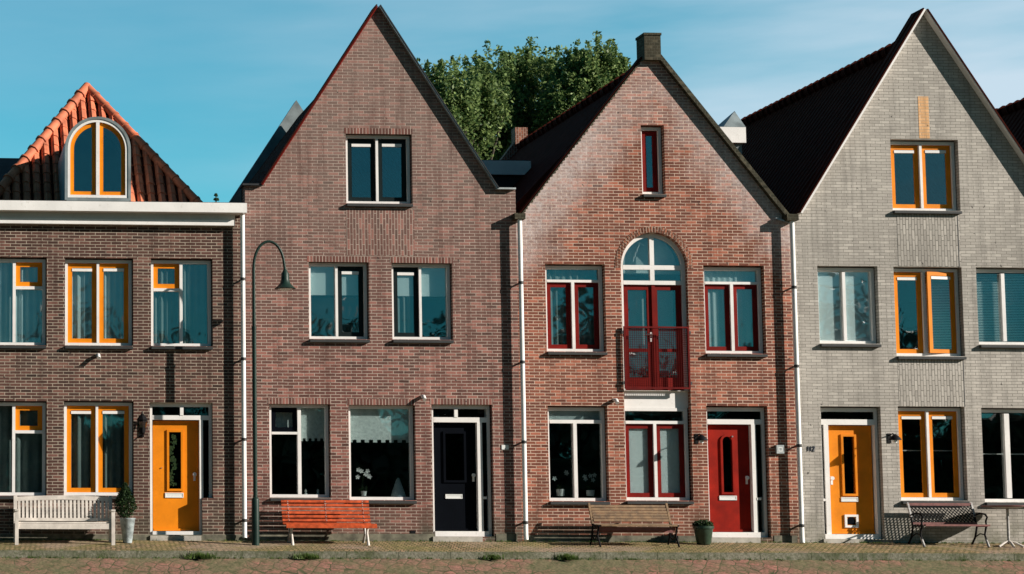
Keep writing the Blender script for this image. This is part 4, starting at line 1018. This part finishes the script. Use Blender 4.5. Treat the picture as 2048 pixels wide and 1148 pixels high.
# street lamp
ly = -.80; lx, _ = P(511, 1050, ly); zf = gz(ly)
t = thing('street_lamp', (lx, ly, zf), 'dark green swan neck street lamp with a bell shade in front of the second house', 'street lamp')
zj = PZ(513, 995, ly); zj2 = PZ(513, 655, ly)
MB().lathe(lx, ly, [(.075,zf-.05),(.075,zj-.05),(.068,zj-.02),(.045,zj)], 18).build('post_base', m_post, t, smooth=True)
pts_ = [(lx, ly, zj), (lx, ly, zj2-.03)]
MB().tube(pts_, .043, 16).tube([(lx,ly,zj2-.04),(lx,ly,zj2+.02)], .05, 16).build('pole', m_post, t, smooth=True)
hx, hz = P(570, 541, ly); topz = PZ(545, 483, ly); zspr = PZ(520, 540, ly)
arc = [(lx, ly, zj2+.02), (lx, ly, zspr)]
c_x = (lx+.0+hx-.02)/2+.0; rx_ = (hx-.01-lx)/2
for k in range(1, 17):
    a = math.pi-math.pi*k/16*.94; arc.append((lx+rx_+rx_*math.cos(a), ly, zspr+(topz-zspr)*math.sin(a)**.9))
arc.append((hx, ly, hz))
MB().tube(arc, [.036,.032]+[.028]*(len(arc)-2), 12).build('swan_neck', m_post, t, smooth=True)
zl = PZ(570, 578, ly); zn = PZ(570, 560, ly)
MB().lathe(hx, ly, [(.205,zl),(.21,zl+.01),(.15,zl+.06),(.10,zl+.12),(.078,zn+.02),(.075,zn+.13),(.05,zn+.17),(.03,hz+.03)], 28).build('lamp_shade', m_post, t, smooth=True)
MB().lathe(hx, ly, [(.06,zl-.03),(.12,zl-.01),(.15,zl-.002)], 20).build('lamp_glass', m_blindw, t, smooth=True)

# wall lanterns
def lantern(px, py, label, big):
    x, z = P(px, py, -.12)
    t = thing('wall_lantern', (x, 0, z), label, 'wall lamp', 'wall lanterns beside the doors')
    if big:
        MB().box(x-.05,x+.05,-.02,-.001,z-.26,z+.05).tube([(x,-.01,z-.22),(x,-.10,z-.26),(x,-.16,z-.20)], .013, 8).build('bracket', m_black, t)
        MB().lathe(x, -.16, [(.04,z-.2),(.06,z-.18),(.10,z+.06),(.115,z+.08),(.06,z+.16),(.02,z+.20),(.012,z+.25)], 8).build('lantern_body', m_black, t)
        MB().lathe(x, -.16, [(.066,z-.13),(.101,z+.04)], 8).build('lantern_glass', m_glassd, t)
    else:
        MB().box(x-.035,x+.035,-.015,-.001,z-.10,z+.10).tube([(x,-.01,z+.06),(x,-.16,z+.09),(x,-.24,z+.04)], .012, 8).build('bracket', m_black, t)
        MB().lathe(x, -.24, [(.125,z-.045),(.12,z-.03),(.07,z+.03),(.035,z+.06),(.02,z+.075)], 16).build('lamp_shade', m_black, t, smooth=True)
        MB().lathe(x, -.24, [(.03,z-.10),(.045,z-.07),(.035,z-.045)], 12).build('bulb', m_blindw, t, smooth=True)
lantern(284, 848, 'large black coach lantern on the dark brick left of the yellow door', True)
lantern(1398, 877, 'black wall lamp on the red brick left of the red door', False)
lantern(1784, 876, 'black wall lamp on the pale brick right of the orange door', False)

# things on the inner window ledges
def orchid(px, py, label, col, n=6, pot=(.06,.10), y=.30, spread=.13, name='potted_orchid'):
    x, z = P(px, py, y); zb = PZ(px, 992, y)
    t = thing(name, (x, y, zb), label, 'potted plant')
    MB().lathe(x, y, [(pot[0]*.8,zb),(pot[0],zb+pot[1])], 14).build('pot', m_plate, t, smooth=True)
    MB().tube([(x,y,zb+pot[1]),(x-.03,y,(zb+z)/2),(x,y,z)], .006, 6).build('stem', m_leafd, t)
    mb = MB()
    for k in range(n):
        cx_, cz_ = x+rnd.uniform(-1,1)*spread, z+rnd.uniform(-.7,.7)*spread*.8
        for j in range(5): a = j*1.257+k; mb.add([(cx_,y-.01,cz_),(cx_+.035*math.cos(a-.5),y-.02,cz_+.035*math.sin(a-.5)),(cx_+.055*math.cos(a),y-.02,cz_+.055*math.sin(a)),(cx_+.035*math.cos(a+.5),y-.015,cz_+.035*math.sin(a+.5))], [(0,1,2,3)])
    mb.build('flower', col, t)
    mb = MB(); leaves(mb, (x,y,zb+pot[1]+.04), (.10,.06,.05), 24, .05); mb.build('foliage', m_leafd, t)
orchid(727, 947, 'white orchid on the ledge behind the wide lace curtained window', m_petal, 7)
orchid(1120, 950, 'pale flowering plant behind the left pane of the white window above the brown bench', m_curt, 3, (.09,.14))
orchid(1180, 955, 'drooping potted plant behind the right pane of the white window above the brown bench', m_curt, 5, (.09,.12), spread=.16)
x, z = P(797, 985, .32); zb = RECT(W2d)[2]
t = MB().lathe(x, .34, [(.16,zb+.02),(.15,zb+.1),(.04,zb+.42),(.01,zb+.46)], 20).build('table_lamp', m_lace, None, (x,.34,zb), smooth=True, label='pale cone shaped ornament on the ledge behind the wide lace curtained window', cat='ornament')
for (px, lab) in ((612, 'tiny white figurine left on the ledge behind the narrow lace curtained window'), (636, 'tiny white figurine right on the ledge behind the narrow lace curtained window')):
    x = PX(px, 985, .25); zb = RECT(W2c)[2]
    MB().lathe(x, .26, [(.035,zb+.02),(.045,zb+.06),(.02,zb+.11),(.03,zb+.14),(.008,zb+.18)], 12).build('figurine', m_plate, None, (x,.26,zb), smooth=True, label=lab, cat='figurine', group='small ornaments on the window ledge')

# ================================================================== TREES
def tree(name, base, crowns, n, leaf, label, group=None, seed=1, cat='tree'):
    rg = random.Random(seed); t = thing(name, base, label, cat, group)
    tr = MB(); top = max(c[2]+c[5]*.4 for c in crowns); bx, by, bz = base
    tr.tube([(bx,by,bz-.2),(bx+.05,by,bz+(top-bz)*.3),(bx-.05,by,bz+(top-bz)*.6),(bx+.1,by,top)], [.28,.22,.14,.04], 10)
    for c in crowns:
        for j in range(3):
            z0_ = bz+(top-bz)*rg.uniform(.3,.6); tr.tube([(bx,by,z0_),((bx+c[0])/2,(by+c[1])/2,(z0_+c[2])/2+.2),(c[0]+rg.uniform(-.5,.5),c[1],c[2]+c[5]*rg.uniform(0,.6))], [.10,.06,.02], 6)
    tr.build('trunk', m_bark, t, smooth=True)
    mb = MB(); tot = sum(c[3]*c[5] for c in crowns)
    for c in crowns:
        share = int(n*c[3]*c[5]/tot); ncl = max(10, share//110)
        for _ in range(ncl):
            while True:
                p = Vector((rg.uniform(-1,1), rg.uniform(-1,1), rg.uniform(-1,1)))
                if .45 < p.length < 1: break
            q = Vector((c[0]+p.x*c[3], c[1]+p.y*c[4], c[2]+p.z*c[5])); lean = Vector((p.x*.3, p.y*.3, 1)).normalized()
            L_ = rg.uniform(.45,1.1); rr_ = rg.uniform(.14,.30)
            for _k in range(110):
                u = rg.random(); w_ = rr_*(1-u*.75); o = Vector((rg.gauss(0,1),rg.gauss(0,1),rg.gauss(0,.6)))*w_*.75
                pt = q+lean*(u*L_)+o
                a = Vector((rg.gauss(0,1), rg.gauss(0,1), rg.gauss(0,1))).normalized(); b_ = a.cross(Vector((rg.gauss(0,1), rg.gauss(0,1), rg.gauss(0,1)))).normalized()
                l_ = leaf*rg.uniform(.6,1.35); mb.add([pt-a*l_, pt-b_*l_*.55, pt+a*l_, pt+b_*l_*.55], [(0,1,2,3)])
    mb.build('crown', m_leaf, t); return t
def crown(px, py, rx, rz, Y=17., ry=None): x, z = P(px, py, Y); s_ = (D+Y)/F; return (x, Y, z, rx*s_, (ry or rx)*s_, rz*s_)
GB = -.3
tree('broadleaf_tree', (PX(900,1050,17),17,GB), [crown(868,215,50,62,17),crown(905,235,45,66,16.5),crown(935,300,62,70,17.5),crown(955,225,34,60,17.3),crown(978,240,36,70,17.2),crown(850,300,60,80,17)], 32000, .062, 'leafy tree with its crown against the right slope of the brown gable', 'trees behind the houses', 3)
tree('broadleaf_tree', (PX(1030,1050,19),19,GB), [crown(990,190,52,56,19),crown(1055,180,62,52,19.5),crown(1000,290,80,80,19),crown(1085,290,80,80,19.5)], 40000, .062, 'tallest leafy tree, midway between the brown and the red gable', 'trees behind the houses', 4)
tree('broadleaf_tree', (PX(1180,1050,17.5),17.5,GB), [crown(1160,175,42,46,17.5),crown(1212,165,34,40,17.5),crown(1150,250,75,60,17.5)], 25000, .062, 'leafy tree whose crown meets the left slope of the red gable', 'trees behind the houses', 5)
# distant conifer tip over the cornice
x, z = P(432, 386, 30); t = thing('distant_conifer', (x,30,GB), 'tiny tip of a far conifer above the white cornice beside the orange roof', 'tree')
MB().tube([(x,30,GB),(x,30,z)], [.2,.02], 6).build('trunk', m_bark, t)
mb = MB()
for k in range(9):
    zz_ = z-.1-.16*k; r_ = .05+.05*k
    for j in range(26): a = rnd.random()*6.28; q = r_*rnd.random(); mb.add([(x+q*math.cos(a)-.04,30+q*math.sin(a),zz_),(x+q*math.cos(a)+.04,30+q*math.sin(a),zz_-.03),(x+q*math.cos(a),30+q*math.sin(a),zz_+.09)], [(0,1,2)])
mb.build('crown', m_leafd, t)
# wood on the far side of the open ground behind the camera: it is what the panes mirror
mb = MB(); rg = random.Random(11)
def card(q, l_):
    a = Vector((rg.gauss(0,1),rg.gauss(0,1),rg.gauss(0,1))).normalized(); b_ = a.cross(Vector((rg.gauss(0,1),rg.gauss(0,1),rg.gauss(0,1)))).normalized()
    mb.add([q-a*l_, q-b_*l_*.7, q+a*l_, q+b_*l_*.7], [(0,1,2,3)])
for _ in range(30000):
    x = rg.uniform(-14, 82); zt_ = 8.2+1.2*math.sin(x*.35)+.8*math.sin(x*.9+1); card(Vector((x, -86+rg.uniform(-2.5,2.5), -2.2+(zt_+2)*rg.random())), rg.uniform(.3,.8))
for (x, hh, wd) in ((5,15,2.4),(9.5,18.5,2.6),(14.5,16.5,3.2),(20,15,2.2),(24,17.5,3),(28.5,18,2.2),(34,17.5,3.6),(39,15,2),(44,19,2.6),(49,15,3),(55,16,2.4),(61,20.5,3.4),(66,17,2.6),(0,14,3)):
    for _ in range(2600):
        cx_ = x+wd*.5*math.sin(_%7*2.4); cz_ = -2.2+hh*(.55+.33*((_%5)/5)); p = Vector((rg.gauss(0,.42), rg.gauss(0,.42), rg.gauss(0,.42)))
        card(Vector((cx_+p.x*wd*.8, -86+p.y*wd, cz_+p.z*hh*.16)), rg.uniform(.12,.30))
mb.build('far_wood', m_leafw, None, (0,-86,-2.2), kind='stuff', label='belt of trees across the open ground opposite the houses, seen mirrored in the window panes')

# ================================================================== LIGHT
AZ, EL = R(63), R(22.5)
S = Vector((math.cos(EL)*math.sin(AZ), -math.cos(EL)*math.cos(AZ), math.sin(EL)))
ld = bpy.data.lights.new('sun', 'SUN'); ld.energy = 5; ld.angle = R(.5); ld.color = (1,.93,.84)
lo = bpy.data.objects.new('sun', ld); COL.objects.link(lo); lo.rotation_euler = S.to_track_quat('Z','Y').to_euler()
wd_ = bpy.data.worlds.new('World'); sc.world = wd_; wd_.use_nodes = True; nt = wd_.node_tree; nt.nodes.clear()
out = N(nt, 'ShaderNodeOutputWorld'); bg = N(nt, 'ShaderNodeBackground'); nt.links.new(bg.outputs[0], out.inputs[0])
sky = N(nt, 'ShaderNodeTexSky', sky_type='NISHITA'); sky.sun_disc = False; sky.sun_elevation = EL; sky.sun_rotation = R(117); sky.altitude = 0; sky.air_density = 1.; sky.dust_density = .3; sky.ozone_density = 1.5
tc = N(nt, 'ShaderNodeTexCoord'); mp = N(nt, 'ShaderNodeMapping'); nt.links.new(tc.outputs['Generated'], mp.inputs[0]); mp.inputs['Scale'].default_value = (1.3,1.3,7); mp.inputs['Rotation'].default_value = (0,R(9),0)
sp = N(nt, 'ShaderNodeSeparateXYZ'); nt.links.new(tc.outputs['Generated'], sp.inputs[0])
skyc = mixc(nt, 1., sky.outputs[0], (.37,1.24,1.22), 'MULTIPLY')
cl = noise(nt, mp.outputs[0], 2.6, 6, .5)
mm = N(nt, 'ShaderNodeMath', operation='MULTIPLY'); nt.links.new(ramp(nt, cl, .33, .64, 0, .78), mm.inputs[0]); nt.links.new(ramp(nt, sp.outputs[0], .12, .48, .18, 1), mm.inputs[1])
skyc = mixc(nt, mm.outputs[0], skyc, (6.2,7.0,7.9))
# sky behind the viewer darkened and tinted teal by direction to weaken shadow fill
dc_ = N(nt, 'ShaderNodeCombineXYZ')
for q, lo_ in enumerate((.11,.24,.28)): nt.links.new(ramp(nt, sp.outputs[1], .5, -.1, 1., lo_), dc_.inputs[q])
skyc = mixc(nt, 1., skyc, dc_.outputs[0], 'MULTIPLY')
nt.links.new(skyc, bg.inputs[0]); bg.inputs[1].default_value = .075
vs = sc.view_settings; vs.view_transform = 'Standard'; vs.look = 'None'; vs.exposure = .62; vs.gamma = 1
sc.render.engine = 'CYCLES'
sc.cycles.max_bounces = 6; sc.cycles.transparent_max_bounces = 12; sc.cycles.glossy_bounces = 3; sc.cycles.diffuse_bounces = 3
sc.cycles.use_denoising = True
